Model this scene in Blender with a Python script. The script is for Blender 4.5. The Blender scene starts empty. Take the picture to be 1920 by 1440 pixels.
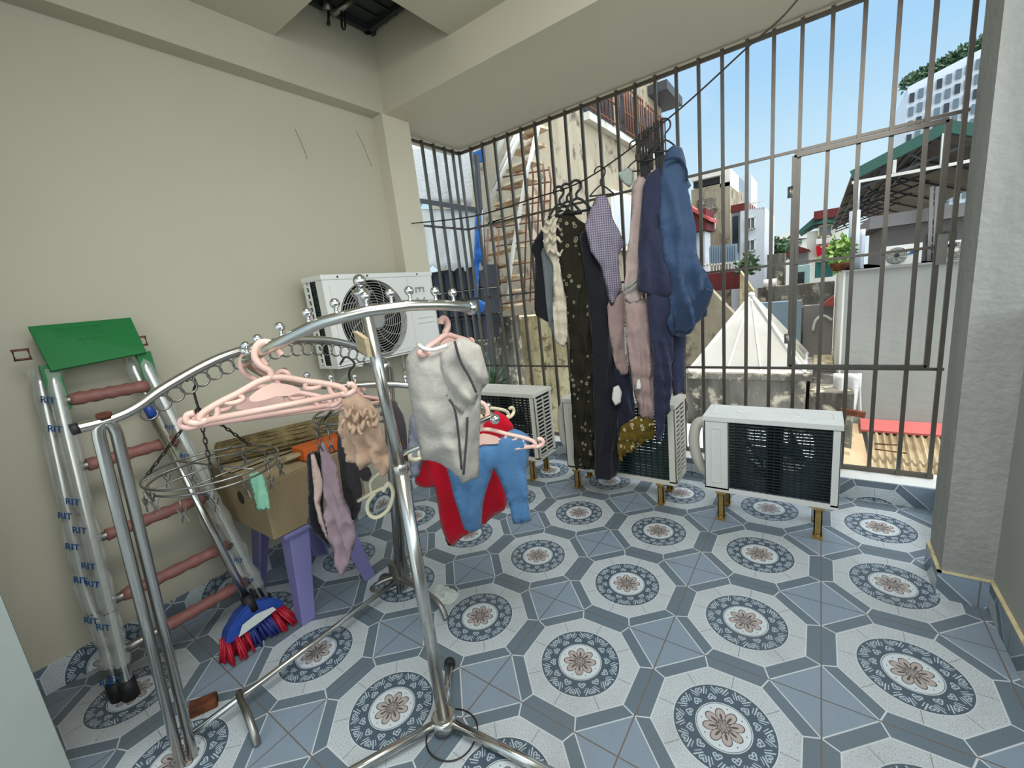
import bpy, bmesh, math, random
import numpy as np
from mathutils import Vector, Matrix, geometry
random.seed(7); np.random.seed(7)
PI = math.pi
U = 0.55                      # one floor tile in metres; lengths below are in tiles

# ---------------------------------------------------------------- camera
FPX = 794.494
YAW, PITCH, ROLL = -0.6363, 0.2061, -0.1112
CAM = np.array([1.402, -2.3729, 2.796])
def _axes():
    cy, sy, cp, sp, cr, sr = math.cos(YAW), math.sin(YAW), math.cos(PITCH), math.sin(PITCH), math.cos(ROLL), math.sin(ROLL)
    f = np.array([sy*cp, cy*cp, -sp]); r = np.array([cy, -sy, 0.]); u = np.cross(r, f)
    return cr*r + sr*u, -sr*r + cr*u, f
RT, UP, FW = _axes()
scn = bpy.context.scene
COL = scn.collection
cam_data = bpy.data.cameras.new('camera'); cam = bpy.data.objects.new('camera', cam_data); COL.objects.link(cam)
cam_data.sensor_width = 36; cam_data.lens = FPX/1920*36; cam_data.clip_start = 0.02; cam_data.clip_end = 500
M = Matrix.Identity(4)
for i in range(3):
    M[i][0] = RT[i]; M[i][1] = UP[i]; M[i][2] = -FW[i]; M[i][3] = CAM[i]*U
cam.matrix_world = M
scn.camera = cam

# ---------------------------------------------------------------- light and exposure
SKY_SEEN, SUN_E, FILL_E, GLOW = 0.68, 2.0, 56.0, 2.5
w = bpy.data.worlds.new('sky'); scn.world = w; w.use_nodes = True
nt = w.node_tree; nt.nodes.clear()
tc = nt.nodes.new('ShaderNodeTexCoord'); sx = nt.nodes.new('ShaderNodeSeparateXYZ')
nt.links.new(tc.outputs['Generated'], sx.inputs[0])
rp = nt.nodes.new('ShaderNodeValToRGB'); nt.links.new(sx.outputs['Z'], rp.inputs[0])
el = rp.color_ramp.elements
el[0].position = 0.0; el[0].color = (0.72, 0.87, 0.93, 1)
el[1].position = 1.0; el[1].color = (4.2, 4.4, 4.6, 1)
for p, c in ((0.16, (0.62, 0.84, 0.97, 1)), (0.33, (0.40, 0.68, 0.95, 1)), (0.5, (0.42, 0.63, 0.92, 1)), (0.74, (1.6, 1.8, 2.0, 1))):
    e = el.new(p); e.color = c
nz = nt.nodes.new('ShaderNodeTexNoise'); nz.inputs['Scale'].default_value = 2.2; nz.inputs['Detail'].default_value = 5
nt.links.new(tc.outputs['Generated'], nz.inputs['Vector'])
cr_ = nt.nodes.new('ShaderNodeValToRGB'); nt.links.new(nz.outputs['Fac'], cr_.inputs[0])
cr_.color_ramp.elements[0].position = 0.55; cr_.color_ramp.elements[0].color = (0, 0, 0, 1)
cr_.color_ramp.elements[1].position = 0.75; cr_.color_ramp.elements[1].color = (.5, .5, .5, 1)
mx = nt.nodes.new('ShaderNodeMixRGB'); nt.links.new(cr_.outputs[0], mx.inputs[0]); nt.links.new(rp.outputs[0], mx.inputs[1]); mx.inputs[2].default_value = (0.85, 0.93, 1, 1)
bg = nt.nodes.new('ShaderNodeBackground'); bg.inputs[1].default_value = SKY_SEEN
# bright hazy glow on the sun's side of the sky
vd = nt.nodes.new('ShaderNodeVectorMath'); vd.operation = 'DOT_PRODUCT'; nt.links.new(tc.outputs['Generated'], vd.inputs[0]); vd.inputs[1].default_value = Vector((.90, -.28, .42)).normalized()
cl = nt.nodes.new('ShaderNodeMath'); cl.operation = 'MAXIMUM'; nt.links.new(vd.outputs['Value'], cl.inputs[0]); cl.inputs[1].default_value = 0
pw = nt.nodes.new('ShaderNodeMath'); pw.operation = 'POWER'; nt.links.new(cl.outputs[0], pw.inputs[0]); pw.inputs[1].default_value = 3.0
ad = nt.nodes.new('ShaderNodeMixRGB'); ad.blend_type = 'ADD'; ad.use_clamp = False; nt.links.new(pw.outputs[0], ad.inputs[0]); nt.links.new(mx.outputs[0], ad.inputs[1]); ad.inputs[2].default_value = (GLOW, GLOW*1.02, GLOW*.98, 1)
nt.links.new(ad.outputs[0], bg.inputs[0])
ow = nt.nodes.new('ShaderNodeOutputWorld'); nt.links.new(bg.outputs[0], ow.inputs[0])

def lamp(name, kind, energy, color, loc, direction, size=1, size_y=None):
    d = bpy.data.lights.new(name, kind); d.energy = energy; d.color = color
    o = bpy.data.objects.new(name, d); COL.objects.link(o)
    o.location = Vector(loc)*U
    o.rotation_euler = Vector(direction).to_track_quat('-Z', 'Y').to_euler()
    if kind == 'AREA':
        d.shape = 'RECTANGLE'; d.size = size*U; d.size_y = (size_y or size)*U
    if kind == 'SUN': d.angle = math.radians(1.5)
    return o
lamp('sun', 'SUN', SUN_E, (1.0, 0.96, 0.89), (6, -8, 14), (-0.22, 0.05, -0.97))
lamp('ceiling_fill', 'AREA', FILL_E, (0.96, 0.98, 1.0), (1.6, -1.7, 5.6), (0.0, 0.25, -1.0), 2.4, 2.4)  # added fill lamp overhead, out of view, to brighten the floor
scn.view_settings.view_transform = 'Standard'
try: scn.view_settings.look = 'None'
except Exception: pass
scn.view_settings.exposure = 0.56; scn.view_settings.gamma = 1.0
scn.view_settings.use_curve_mapping = False

# ---------------------------------------------------------------- points from sight lines (real planes in the place)
def ray(px, py): return RT*(px-960)/FPX + UP*(720-py)/FPX + FW
def az(px, py, z=0.0):
    d = ray(px, py); return CAM + d*(z-CAM[2])/d[2]
def ax(px, py, x):
    d = ray(px, py); return CAM + d*(x-CAM[0])/d[0]
def ay(px, py, y):
    d = ray(px, py); return CAM + d*(y-CAM[1])/d[1]
def ap(px, py, p0, n):
    d = ray(px, py); return CAM + d*(np.dot(np.array(p0)-CAM, n)/np.dot(d, n))

# ---------------------------------------------------------------- mesh helpers
def arr(v): return np.array(v, float)
class MB:
    def __init__(s): s.v = []; s.f = []; s.sm = []
    def add(s, vs, fs, smooth=False):
        o = len(s.v); s.v += [tuple(map(float, v)) for v in vs]
        s.f += [tuple(i+o for i in f) for f in fs]; s.sm += [smooth]*len(fs); return s
    def box(s, a, b):
        a, b = np.minimum(a, b), np.maximum(a, b)
        x0, y0, z0 = a; x1, y1, z1 = b
        return s.add([(x0,y0,z0),(x1,y0,z0),(x1,y1,z0),(x0,y1,z0),(x0,y0,z1),(x1,y0,z1),(x1,y1,z1),(x0,y1,z1)],
                     [(0,3,2,1),(4,5,6,7),(0,1,5,4),(1,2,6,5),(2,3,7,6),(3,0,4,7)])
    def bar(s, p, q, wx, wy=None, up=(0, 0, 1)):
        """square bar from p to q"""
        wy = wy or wx; p, q = arr(p), arr(q); d = q-p; d = d/np.linalg.norm(d); up = arr(up)
        if abs(np.dot(d, up)) > .95: up = arr((0, 1, 0)) if abs(d[1]) < .9 else arr((1, 0, 0))
        a = np.cross(d, up); a /= np.linalg.norm(a); b = np.cross(a, d)
        a *= wx/2; b *= wy/2
        return s.add([p-a-b, p+a-b, p+a+b, p-a+b, q-a-b, q+a-b, q+a+b, q-a+b],
                     [(0,3,2,1),(4,5,6,7),(0,1,5,4),(1,2,6,5),(2,3,7,6),(3,0,4,7)])
    def tube(s, path, r, n=8, closed=False, caps=True):
        P = [arr(p) for p in path]; m = len(P)
        rr = r if hasattr(r, '__len__') else [r]*m
        T = []
        for i in range(m):
            if closed: t = P[(i+1) % m]-P[i-1]
            else: t = P[min(i+1, m-1)]-P[max(i-1, 0)]
            L = np.linalg.norm(t); T.append(t/L if L > 1e-9 else arr((0, 0, 1)))
        u = arr((0, 0, 1)) if abs(T[0][2]) < .9 else arr((1, 0, 0))
        vs = []
        for i in range(m):
            u = u - T[i]*np.dot(u, T[i]); L = np.linalg.norm(u)
            if L < 1e-6: u = np.cross(T[i], arr((0.3, 0.5, 0.8))); L = np.linalg.norm(u)
            u = u/L; b = np.cross(T[i], u)
            for k in range(n):
                a = 2*PI*k/n; vs.append(P[i]+rr[i]*(math.cos(a)*u+math.sin(a)*b))
        fs = []
        for i in range(m if closed else m-1):
            j = (i+1) % m
            for k in range(n): fs.append((i*n+k, i*n+(k+1) % n, j*n+(k+1) % n, j*n+k))
        s.add(vs, fs, True)
        if caps and not closed:
            o = len(s.v)-len(vs)
            s.f += [tuple(o+k for k in range(n-1, -1, -1)), tuple(o+(m-1)*n+k for k in range(n))]; s.sm += [False, False]
        return s
    def ball(s, c, r, n=10, m=7, sc=(1, 1, 1)):
        vs = [(c[0], c[1], c[2]+r*sc[2])]; fs = []
        for i in range(1, m):
            t = PI*i/m
            for k in range(n):
                a = 2*PI*k/n; vs.append((c[0]+r*sc[0]*math.sin(t)*math.cos(a), c[1]+r*sc[1]*math.sin(t)*math.sin(a), c[2]+r*sc[2]*math.cos(t)))
        vs.append((c[0], c[1], c[2]-r*sc[2])); e = len(vs)-1
        for k in range(n):
            fs.append((0, 1+k, 1+(k+1) % n)); fs.append((e, e-n+(k+1) % n, e-n+k))
            for i in range(m-2): fs.append((1+i*n+k, 1+(i+1)*n+k, 1+(i+1)*n+(k+1) % n, 1+i*n+(k+1) % n))
        return s.add(vs, fs, True)
    def lathe(s, c, prof, n=20, axis=(0, 0, 1)):
        ax_ = arr(axis)/np.linalg.norm(axis); u = np.cross(ax_, arr((0.12, 0.93, 0.31))); u /= np.linalg.norm(u); b = np.cross(ax_, u); c = arr(c)
        vs = []; fs = []
        for (r, h) in prof:
            for k in range(n):
                a = 2*PI*k/n; vs.append(c+ax_*h+r*(math.cos(a)*u+math.sin(a)*b))
        for i in range(len(prof)-1):
            for k in range(n): fs.append((i*n+k, i*n+(k+1) % n, (i+1)*n+(k+1) % n, (i+1)*n+k))
        s.add(vs, fs, True); o = len(s.v)-len(vs)
        s.f += [tuple(o+k for k in range(n-1, -1, -1)), tuple(o+(len(prof)-1)*n+k for k in range(n))]; s.sm += [False, False]
        return s
    def prism(s, poly, off):
        """closed outline of 3-D points, given thickness by the vector off"""
        n = len(poly); P = [arr(p) for p in poly]; off = arr(off)
        s.add(P+[p+off for p in P], [tuple(range(n)), tuple(range(2*n-1, n-1, -1))]+[(i, n+i, n+(i+1) % n, (i+1) % n) for i in range(n)])
        return s
    def quad(s, a, b, c, d): return s.add([a, b, c, d], [(0, 1, 2, 3)])
    def build(s, name, mat, parent=None, bevel=0, fix=True, **props):
        me = bpy.data.meshes.new(name)
        org = arr(parent['_o']) if parent is not None and '_o' in parent else (arr(parent.parent['_o']) if parent is not None and parent.parent is not None and '_o' in parent.parent else arr((0, 0, 0)))
        me.from_pydata([tuple((arr(v)-org)*U) for v in s.v], [], s.f)
        me.polygons.foreach_set('use_smooth', s.sm)
        me.update()
        if fix:
            bm = bmesh.new(); bm.from_mesh(me); bmesh.ops.recalc_face_normals(bm, faces=bm.faces); bm.to_mesh(me); bm.free()
        me.materials.append(mat)
        o = bpy.data.objects.new(name, me); COL.objects.link(o)
        if parent is not None: o.parent = parent
        if bevel:
            b = o.modifiers.new('bevel', 'BEVEL'); b.width = bevel*U; b.segments = 2; b.limit_method = 'ANGLE'; b.angle_limit = math.radians(50)
        for k, v in props.items(): o[k] = v
        return o
def thing(name, label, cat, loc, group=None):
    o = bpy.data.objects.new(name, None); COL.objects.link(o); o.empty_display_size = .05
    o.location = Vector(arr(loc))*U; o['_o'] = [float(x) for x in loc]
    o['label'] = label; o['category'] = cat
    if group: o['group'] = group
    return o
def tag(o, label, cat, group=None):
    o['label'] = label; o['category'] = cat
    if group: o['group'] = group
    return o
def struct(o): o['kind'] = 'structure'; return o
def smooth_path(pts, k=6, closed=False):
    P = [arr(p) for p in pts]; n = len(P); out = []
    rng = range(n if closed else n-1)
    for i in rng:
        if closed: a, b, c, d = P[i-1], P[i], P[(i+1) % n], P[(i+2) % n]
        else: a, b, c, d = P[max(i-1, 0)], P[i], P[i+1], P[min(i+2, n-1)]
        for j in range(k):
            t = j/k; out.append(.5*((2*b)+(c-a)*t+(2*a-5*b+4*c-d)*t*t+(3*b-a-3*c+d)*t**3))
    if not closed: out.append(P[-1])
    return out

# ---------------------------------------------------------------- materials
def lin(c):
    def f(x):
        x /= 255; return x/12.92 if x <= .04045 else ((x+.055)/1.055)**2.4
    return (f(c[0]), f(c[1]), f(c[2]), 1)
class X:                                    # arithmetic on shader sockets
    nt = None
    def __init__(s, k): s.k = k
def _m(op, *a, clamp=False):
    n = X.nt.nodes.new('ShaderNodeMath'); n.operation = op; n.use_clamp = clamp
    for i, v in enumerate(a):
        if isinstance(v, X): X.nt.links.new(v.k, n.inputs[i])
        else: n.inputs[i].default_value = v
    return X(n.outputs[0])
X.__add__ = lambda a, b: _m('ADD', a, b); X.__radd__ = lambda a, b: _m('ADD', b, a)
X.__sub__ = lambda a, b: _m('SUBTRACT', a, b); X.__rsub__ = lambda a, b: _m('SUBTRACT', b, a)
X.__mul__ = lambda a, b: _m('MULTIPLY', a, b); X.__rmul__ = lambda a, b: _m('MULTIPLY', b, a)
X.__truediv__ = lambda a, b: _m('DIVIDE', a, b)
X.__lt__ = lambda a, b: _m('LESS_THAN', a, b); X.__gt__ = lambda a, b: _m('GREATER_THAN', a, b)
def xabs(a): return _m('ABSOLUTE', a)
def xmax(a, b): return _m('MAXIMUM', a, b)
def xmin(a, b): return _m('MINIMUM', a, b)
def xsqrt(a): return _m('SQRT', a)
def below(a, t, soft):                      # 1 where a<t with a soft edge
    return _m('DIVIDE', (t+soft)-a, 2*soft, clamp=True)
def line(a, wdt, soft=.0015): return below(xabs(a), wdt, soft)
def mixc(fac, a, b):
    n = X.nt.nodes.new('ShaderNodeMixRGB')
    for i, v in ((0, fac), (1, a), (2, b)):
        if isinstance(v, X): X.nt.links.new(v.k, n.inputs[i])
        else: n.inputs[i].default_value = v
    return X(n.outputs[0])
def new_mat(name):
    m = bpy.data.materials.new(name); m.use_nodes = True; X.nt = m.node_tree
    return m, m.node_tree.nodes['Principled BSDF']
def objco(scale=1.0):
    t = X.nt.nodes.new('ShaderNodeTexCoord'); return t.outputs['Object']
def noise(scale, detail=3, vec=None, rough=.5):
    n = X.nt.nodes.new('ShaderNodeTexNoise'); n.inputs['Scale'].default_value = scale; n.inputs['Detail'].default_value = detail; n.inputs['Roughness'].default_value = rough
    X.nt.links.new(vec or objco(), n.inputs['Vector']); return X(n.outputs['Fac'])
def voro(scale, feature='F1', out='Distance', vec=None):
    n = X.nt.nodes.new('ShaderNodeTexVoronoi'); n.inputs['Scale'].default_value = scale; n.feature = feature
    X.nt.links.new(vec or objco(), n.inputs['Vector']); return X(n.outputs[out])
def ramp(fac, stops):
    n = X.nt.nodes.new('ShaderNodeValToRGB'); X.nt.links.new(fac.k, n.inputs[0]); e = n.color_ramp.elements
    e[0].position, e[0].color = stops[0]; e[1].position, e[1].color = stops[-1]
    for p, c in stops[1:-1]:
        q = e.new(p); q.color = c
    return X(n.outputs[0])
def bump(bs, h, strength=.3, dist=.01):
    n = X.nt.nodes.new('ShaderNodeBump'); n.inputs['Strength'].default_value = strength; n.inputs['Distance'].default_value = dist
    X.nt.links.new(h.k, n.inputs['Height']); X.nt.links.new(n.outputs[0], bs.inputs['Normal'])
def setc(bs, c): X.nt.links.new(c.k, bs.inputs['Base Color'])
def plain(name, c, rough=.5, metal=0.0, var=.12, nscale=6, bmp=0, bscale=60, spec=.5):
    m, bs = new_mat(name); c = lin(c)
    bs.inputs['Roughness'].default_value = rough; bs.inputs['Metallic'].default_value = metal; bs.inputs['Specular IOR Level'].default_value = spec
    if var:
        d = tuple(x*(1-var) for x in c[:3])+(1,); l = tuple(min(1, x*(1+var)) for x in c[:3])+(1,)
        setc(bs, mixc(noise(nscale, 4), d, l))
    else: bs.inputs['Base Color'].default_value = c
    if bmp: bump(bs, noise(bscale, 4), bmp)
    return m
def fabric(name, c, var=.15, rough=.9, scale=30):
    m, bs = new_mat(name); c = lin(c); bs.inputs['Roughness'].default_value = rough; bs.inputs['Specular IOR Level'].default_value = .15
    d = tuple(x*(1-var) for x in c[:3])+(1,); l = tuple(min(1, x*(1+var)) for x in c[:3])+(1,)
    setc(bs, mixc(noise(scale, 4), d, l)); bump(bs, noise(14, 5, None, .6)+noise(200, 2)*.06, .55, .012)
    bs.inputs['Sheen Weight'].default_value = .15
    return m
def stained(name, base, stain, scale=1.5, lo=.45, hi=.7, rough=.85, streak=True, bmp=.25, third=None):
    m, bs = new_mat(name); bs.inputs['Roughness'].default_value = rough; bs.inputs['Specular IOR Level'].default_value = .2
    co = objco()
    mp = X.nt.nodes.new('ShaderNodeMapping'); X.nt.links.new(co, mp.inputs[0]); mp.inputs['Scale'].default_value = (1, 1, .25 if streak else 1)
    n1 = noise(scale, 8, mp.outputs[0], .65)
    f = ramp(n1, [(lo, (0, 0, 0, 1)), (hi, (1, 1, 1, 1))])
    c = mixc(f, lin(base), lin(stain))
    if third: c = mixc(ramp(noise(scale*3.1, 6, co, .6), [(.55, (0, 0, 0, 1)), (.66, (1, 1, 1, 1))]), c, lin(third))
    setc(bs, c); bump(bs, noise(scale*14, 6), bmp, .02)
    return m

def tile_pattern(name, uax, vax, voff=0.0, dirt=.12):
    """printed octagon tile: grey bands, granite octagon, scroll ring and eight-petal rosette"""
    m, bs = new_mat(name)
    co = objco(); sp = X.nt.nodes.new('ShaderNodeSeparateXYZ'); X.nt.links.new(co, sp.inputs[0])
    U0 = X(sp.outputs[uax]) / U; V0 = X(sp.outputs[vax]) / U + voff
    u = U0 - _m('ROUND', U0); v = V0 - _m('ROUND', V0)
    au, av = xabs(u), xabs(v); dg = (au+av)*.70711
    ap_ = xmax(xmax(au, av), dg); r = xsqrt(u*u+v*v); th = _m('ARCTAN2', v, u)
    def sect(n, ph=0.0):                     # signed angle inside one of n sectors
        k = th*(n/(2*PI)) + (ph+100.5)
        return (_m('FRACT', k)-.5)*(2*PI/n)
    n_fine = noise(420, 2); n_mid = noise(160, 3); n_big = noise(2.2, 4)
    tri = mixc(n_mid, lin((124, 140, 154)), lin((144, 159, 171)))
    band = mixc(n_mid, lin((96, 110, 120)), lin((111, 125, 134)))
    gran = ramp(voro(330, out='Color') if False else noise(240, 3, None, .75), [(.34, lin((116, 121, 122))), (.44, lin((184, 191, 193))), (.62, lin((201, 207, 208))), (.75, lin((226, 228, 225)))])
    white = lin((206, 212, 213)); dark = lin((76, 91, 103)); disc = lin((206, 214, 216))
    c = band
    c = mixc(dg > .5, c, tri)
    c = mixc(ap_ < .405, c, gran)
    s8v = sect(8, .5); s8s = sect(8, 0.0)
    c = mixc(line(r*_m('SINE', s8s), .0022)*(ap_ < .405), c, lin((120, 126, 128)))
    wl = xmax(line(ap_-.407, .0042), xmax(line(dg-.5, .0042), line(r*_m('SINE', s8v), .0045)*(ap_ > .405)*(ap_ < .5)))
    c = mixc(wl, c, white)
    # scroll ring
    c = mixc(r < .300, c, white); c = mixc(r < .294, c, dark)
    t1 = sect(12, 0.0); x1 = xabs(t1*r)
    t2 = sect(12, .5); x2 = xabs(t2*r)
    def circ(x, cx, y, cy, rad, wd):
        dx, dy = x-cx, y-cy; d = xsqrt(dx*dx+dy*dy); return line(d-rad, wd)
    def seg(x, y, x0, y0, x1_, y1_, wd):
        ex, ey = x1_-x0, y1_-y0; L = ex*ex+ey*ey
        px, py = x-x0, y-y0
        h = _m('DIVIDE', px*ex+py*ey, L, clamp=True)
        dx, dy = px-h*ex, py-h*ey
        return below(xsqrt(dx*dx+dy*dy), wd, .0015)
    orn = circ(x1, .0135, r, .199, .0105, .0034)*(1-(r < .2005)*(x1 < .0135)*(r > .190)*0)
    orn = orn*(1-(x1 > .004)*(x1 < .0145)*(r > .203))
    orn = xmax(orn, seg(x1, r, .024, .2, .003, .224, .0036))
    orn = xmax(orn, line(xsqrt((x1-.0105)*(x1-.0105)+(r-.2035)*(r-.2035)), .0032))
    orn = xmax(orn, circ(x2, .0125, r, .266, .0098, .0032)*(1-(x2 > .004)*(x2 < .0135)*(r < .262)))
    orn = xmax(orn, seg(x2, r, .0225, .264, .004, .243, .0034))
    orn = xmax(orn, line(xsqrt((x2-.0105)*(x2-.0105)+(r-.261)*(r-.261)), .0028))
    orn = xmax(orn, seg(x2, r, .050, .282, .017, .234, .0038))
    orn = xmax(orn, seg(x2, r, .056, .262, .030, .228, .0024))
    c = mixc(orn*(r < .294)*(r > .165), c, lin((184, 197, 204)))
    c = mixc(r < .164, c, white); c = mixc(line(r-.156, .0022), c, dark); c = mixc(r < .154, c, disc)
    t8 = sect(8, .5)                          # petals
    px_ = t8*r/.031; py_ = (r-.078)/.046
    taper = 1.0+py_*.18
    pe = (px_/taper)*(px_/taper)+py_*py_
    olc = lin((88, 78, 76)); pink = lin((178, 167, 160))
    c = mixc(pe < 1.0, c, olc); c = mixc(pe < .72, c, pink)
    sx_ = t8*r/.0075; sy_ = (r-.063)/.024
    c = mixc((sx_*sx_+sy_*sy_) < 1.0, c, olc)
    c = mixc(r < .036, c, olc); c = mixc(r < .033, c, lin((150, 150, 148))); c = mixc(line(_m('SINE', sect(8, .5))*r, .002)*(r < .033), c, olc)
    c = mixc(r < .020, c, olc); c = mixc(r < .017, c, lin((158, 142, 134)))
    td = sect(8, 0.0); dd = xsqrt((td*r)*(td*r)+(r-.130)*(r-.130))
    c = mixc(dd < .0042, c, dark)
    grout = xmax(line(au-.5, .0045, .001), line(av-.5, .0045, .001))
    c = mixc(grout, c, lin((112, 104, 96)))
    # worn-in dirt with its own blotchy outline
    dm = ramp(noise(1.7, 7, None, .65), [(.50, (0, 0, 0, 1)), (.72, (dirt*2.2,)*3+(1,))])
    c = mixc(dm, c, lin((104, 98, 86)))
    # grimy corner by the wall: a stain of its own shape
    gx = below(U0+noise(1.3, 5)*1.3, -2.35, .5)*below(V0+noise(1.1, 4)*1.4, -.55, .6)
    c = mixc(gx*(.45 if dirt < .2 else .5), c, lin((74, 66, 54)))
    setc(bs, c)
    rr = ramp(n_big, [(.3, (.36,)*3+(1,)), (.7, (.52,)*3+(1,))])
    X.nt.links.new(rr.k, bs.inputs['Roughness']); bs.inputs['Specular IOR Level'].default_value = .45
    bump(bs, (1-grout)*1.0, .35, .004)
    return m

MT = {}
MT['floor'] = tile_pattern('floor_tile', 'X', 'Y')
MT['base_y'] = tile_pattern('skirting_tile_side', 'Y', 'Z', 0.0, .25)
MT['base_yr'] = tile_pattern('skirting_tile_right', 'Y', 'Z', .26, .2)
MT['base_x'] = tile_pattern('skirting_tile_back', 'X', 'Z', .24, .2)
def wall_mat(name, c, c2):
    m, bs = new_mat(name); bs.inputs['Roughness'].default_value = .62; bs.inputs['Specular IOR Level'].default_value = .3
    a = mixc(ramp(noise(.9, 5), [(.35, (0, 0, 0, 1)), (.7, (1, 1, 1, 1))]), lin(c), lin(c2))
    sp = ramp(noise(26, 2, None, .4), [(.80, (0, 0, 0, 1)), (.84, (.6, .6, .6, 1))])
    setc(bs, mixc(sp, a, lin((120, 116, 104)))); bump(bs, noise(55, 5), .06, .01)
    return m
MT['wall'] = wall_mat('cream_wall_paint', (189, 184, 164), (183, 178, 159))
MT['ceil'] = wall_mat('ceiling_paint', (196, 189, 168), (190, 183, 162))
MT['beam'] = wall_mat('beam_paint', (204, 196, 174), (197, 188, 166))
MT['side_wall'] = wall_mat('shaded_right_wall', (168, 168, 160), (156, 157, 150))  # greyer than the cream wall: its shade is put into the colour
MT['column'] = wall_mat('column_paint', (206, 199, 178), (198, 191, 171))
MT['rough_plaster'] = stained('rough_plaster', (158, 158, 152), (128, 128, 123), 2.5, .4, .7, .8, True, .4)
MT['white_sill'] = plain('white_sill', (226, 226, 220), .5, 0, .06, 4, .1)
MT['steel'] = plain('polished_steel', (205, 203, 196), .22, 1.0, .08, 9)
MT['steel_bar'] = plain('grille_steel', (108, 102, 94), .42, 1.0, .18, 12)
MT['steel_dull'] = plain('dull_steel', (150, 147, 140), .4, 1.0, .15, 14)
MT['chrome'] = plain('chrome', (222, 222, 220), .08, 1.0, 0)
MT['jamb'] = plain('worn_white_jamb', (150, 156, 150), .6, 0, .08, 6, .15, 40)
MT['black'] = plain('black_rubber', (24, 24, 26), .6, 0, .2)
MT['dark_metal'] = plain('dark_metal', (58, 54, 50), .5, .7, .2)
MT['ac_white'] = plain('painted_white_metal', (226, 226, 220), .38, 0, .04, 3)
MT['ac_cream'] = plain('painted_cream_metal', (216, 212, 198), .42, 0, .05, 3)
MT['fins'] = plain('coil_fins', (30, 42, 44), .5, .3, .25, 40)
MT['fins_green'] = plain('coil_fins_green', (26, 52, 50), .5, .3, .25, 40)
MT['guard'] = plain('fan_guard', (160, 158, 150), .45, 0, .05)
MT['fan'] = plain('fan_blades', (40, 42, 42), .5, 0, .1)
MT['fan_hub'] = plain('fan_hub', (150, 150, 146), .5, 0, .05)
MT['brass'] = plain('yellow_zinc_bracket', (172, 142, 84), .42, .6, .3, 25)
MT['pipe_wrap'] = plain('pipe_wrapping', (206, 200, 186), .7, 0, .12, 16, .3, 30)
MT['pink'] = plain('pink_plastic', (222, 182, 166), .42, 0, .03)
MT['pink_d'] = plain('dusty_pink_plastic', (204, 164, 152), .45, 0, .03)
MT['green'] = plain('green_paint', (16, 112, 52), .5, 0, .12, 5, .08, 12)
MT['wrap'] = None
MT['red_foam'] = plain('reddish_wrapped_rung', (138, 90, 82), .55, 0, .25, 30, .5, 22)
MT['blue_print'] = plain('blue_print', (24, 78, 136), .5, 0, .05)
MT['card'] = stained('cardboard', (150, 132, 102), (128, 110, 82), 3, .4, .7, .85, True, .2)
MT['card_tan'] = stained('cardboard_edge', (176, 160, 128), (150, 132, 100), 4, .4, .7, .85, True, .2)
MT['mat_straw'] = stained('straw_matting', (142, 126, 88), (102, 86, 56), 9, .4, .65, .9, False, .5)
MT['orange'] = plain('orange_carton', (204, 92, 26), .5, 0, .08)
MT['purple'] = plain('purple_plastic', (122, 118, 166), .4, 0, .05)
MT['blue_pl'] = plain('blue_plastic', (32, 68, 150), .4, 0, .08)
MT['bristle_r'] = plain('red_bristle', (176, 20, 44), .5, 0, .25, 60)
MT['bristle_b'] = plain('blue_bristle', (36, 48, 120), .5, 0, .25, 60)
MT['paper'] = plain('label_paper', (212, 218, 210), .6, 0, .1, 40)
MT['mint'] = plain('mint_cloth', (140, 196, 164), .85, 0, .06)
MT['rust'] = stained('rusty_iron', (120, 70, 44), (70, 44, 34), 12, .4, .6, .9, False, .6)
MT['ivory'] = plain('ivory_plastic', (222, 212, 178), .45, 0, .04)
# cloth
MT['heather'] = fabric('heather_grey_jersey', (160, 155, 145), .22, .95, 40)
MT['red'] = fabric('red_cotton', (182, 14, 36), .12)
MT['denim'] = fabric('mid_blue_jersey', (74, 114, 152), .10)
MT['beige'] = fabric('beige_jersey', (188, 158, 134), .08)
MT['mauve'] = fabric('mauve_jersey', (160, 136, 142), .1)
MT['palepink'] = fabric('pale_pink_cotton', (208, 178, 164), .08)
MT['blackc'] = fabric('black_cotton', (34, 34, 38), .2)
MT['char'] = fabric('charcoal_cotton', (62, 58, 60), .2)
MT['greyblue'] = fabric('grey_blue_cotton', (132, 134, 146), .12)
MT['coat'] = fabric('blue_nylon', (58, 78, 106), .06, .6, 12)
MT['coat_in'] = fabric('coat_lining', (34, 48, 70), .06, .7, 12)
MT['navy'] = fabric('navy_cotton', (48, 51, 72), .14)
MT['navy_d'] = fabric('dark_navy_cotton', (36, 39, 54), .14)
MT['rose'] = fabric('dusty_rose_jersey', (160, 136, 130), .08)
MT['rose_pale'] = fabric('pale_rose_jersey', (176, 156, 148), .08)
MT['sage'] = fabric('grey_green_collar', (148, 158, 146), .06)
MT['cream'] = fabric('cream_chiffon', (206, 194, 172), .1)
MT['midgrey'] = fabric('mid_grey_jersey', (112, 118, 120), .1)
MT['white_c'] = fabric('white_cotton', (222, 218, 210), .05)
def floral(name, base, spot, sc=26, ins=.30, cover=.62):
    m, bs = new_mat(name); bs.inputs['Roughness'].default_value = .9; bs.inputs['Specular IOR Level'].default_value = .15
    d = voro(sc); cl = voro(sc, out='Color')
    s2 = X.nt.nodes.new('ShaderNodeSeparateColor'); X.nt.links.new(cl.k, s2.inputs[0])
    ring = (d < ins)*(d > ins*.45)*(X(s2.outputs[0]) > 1-cover)
    b = mixc(noise(20, 4), lin(tuple(x*.75 for x in base)), lin(base))
    setc(bs, mixc(ring, b, mixc(noise(90, 2), lin(spot), lin(tuple(x*.55 for x in spot)))))
    return m
MT['floral_dark'] = floral('dark_floral_print', (46, 43, 32), (160, 150, 124), 24, .30, .5)
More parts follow.
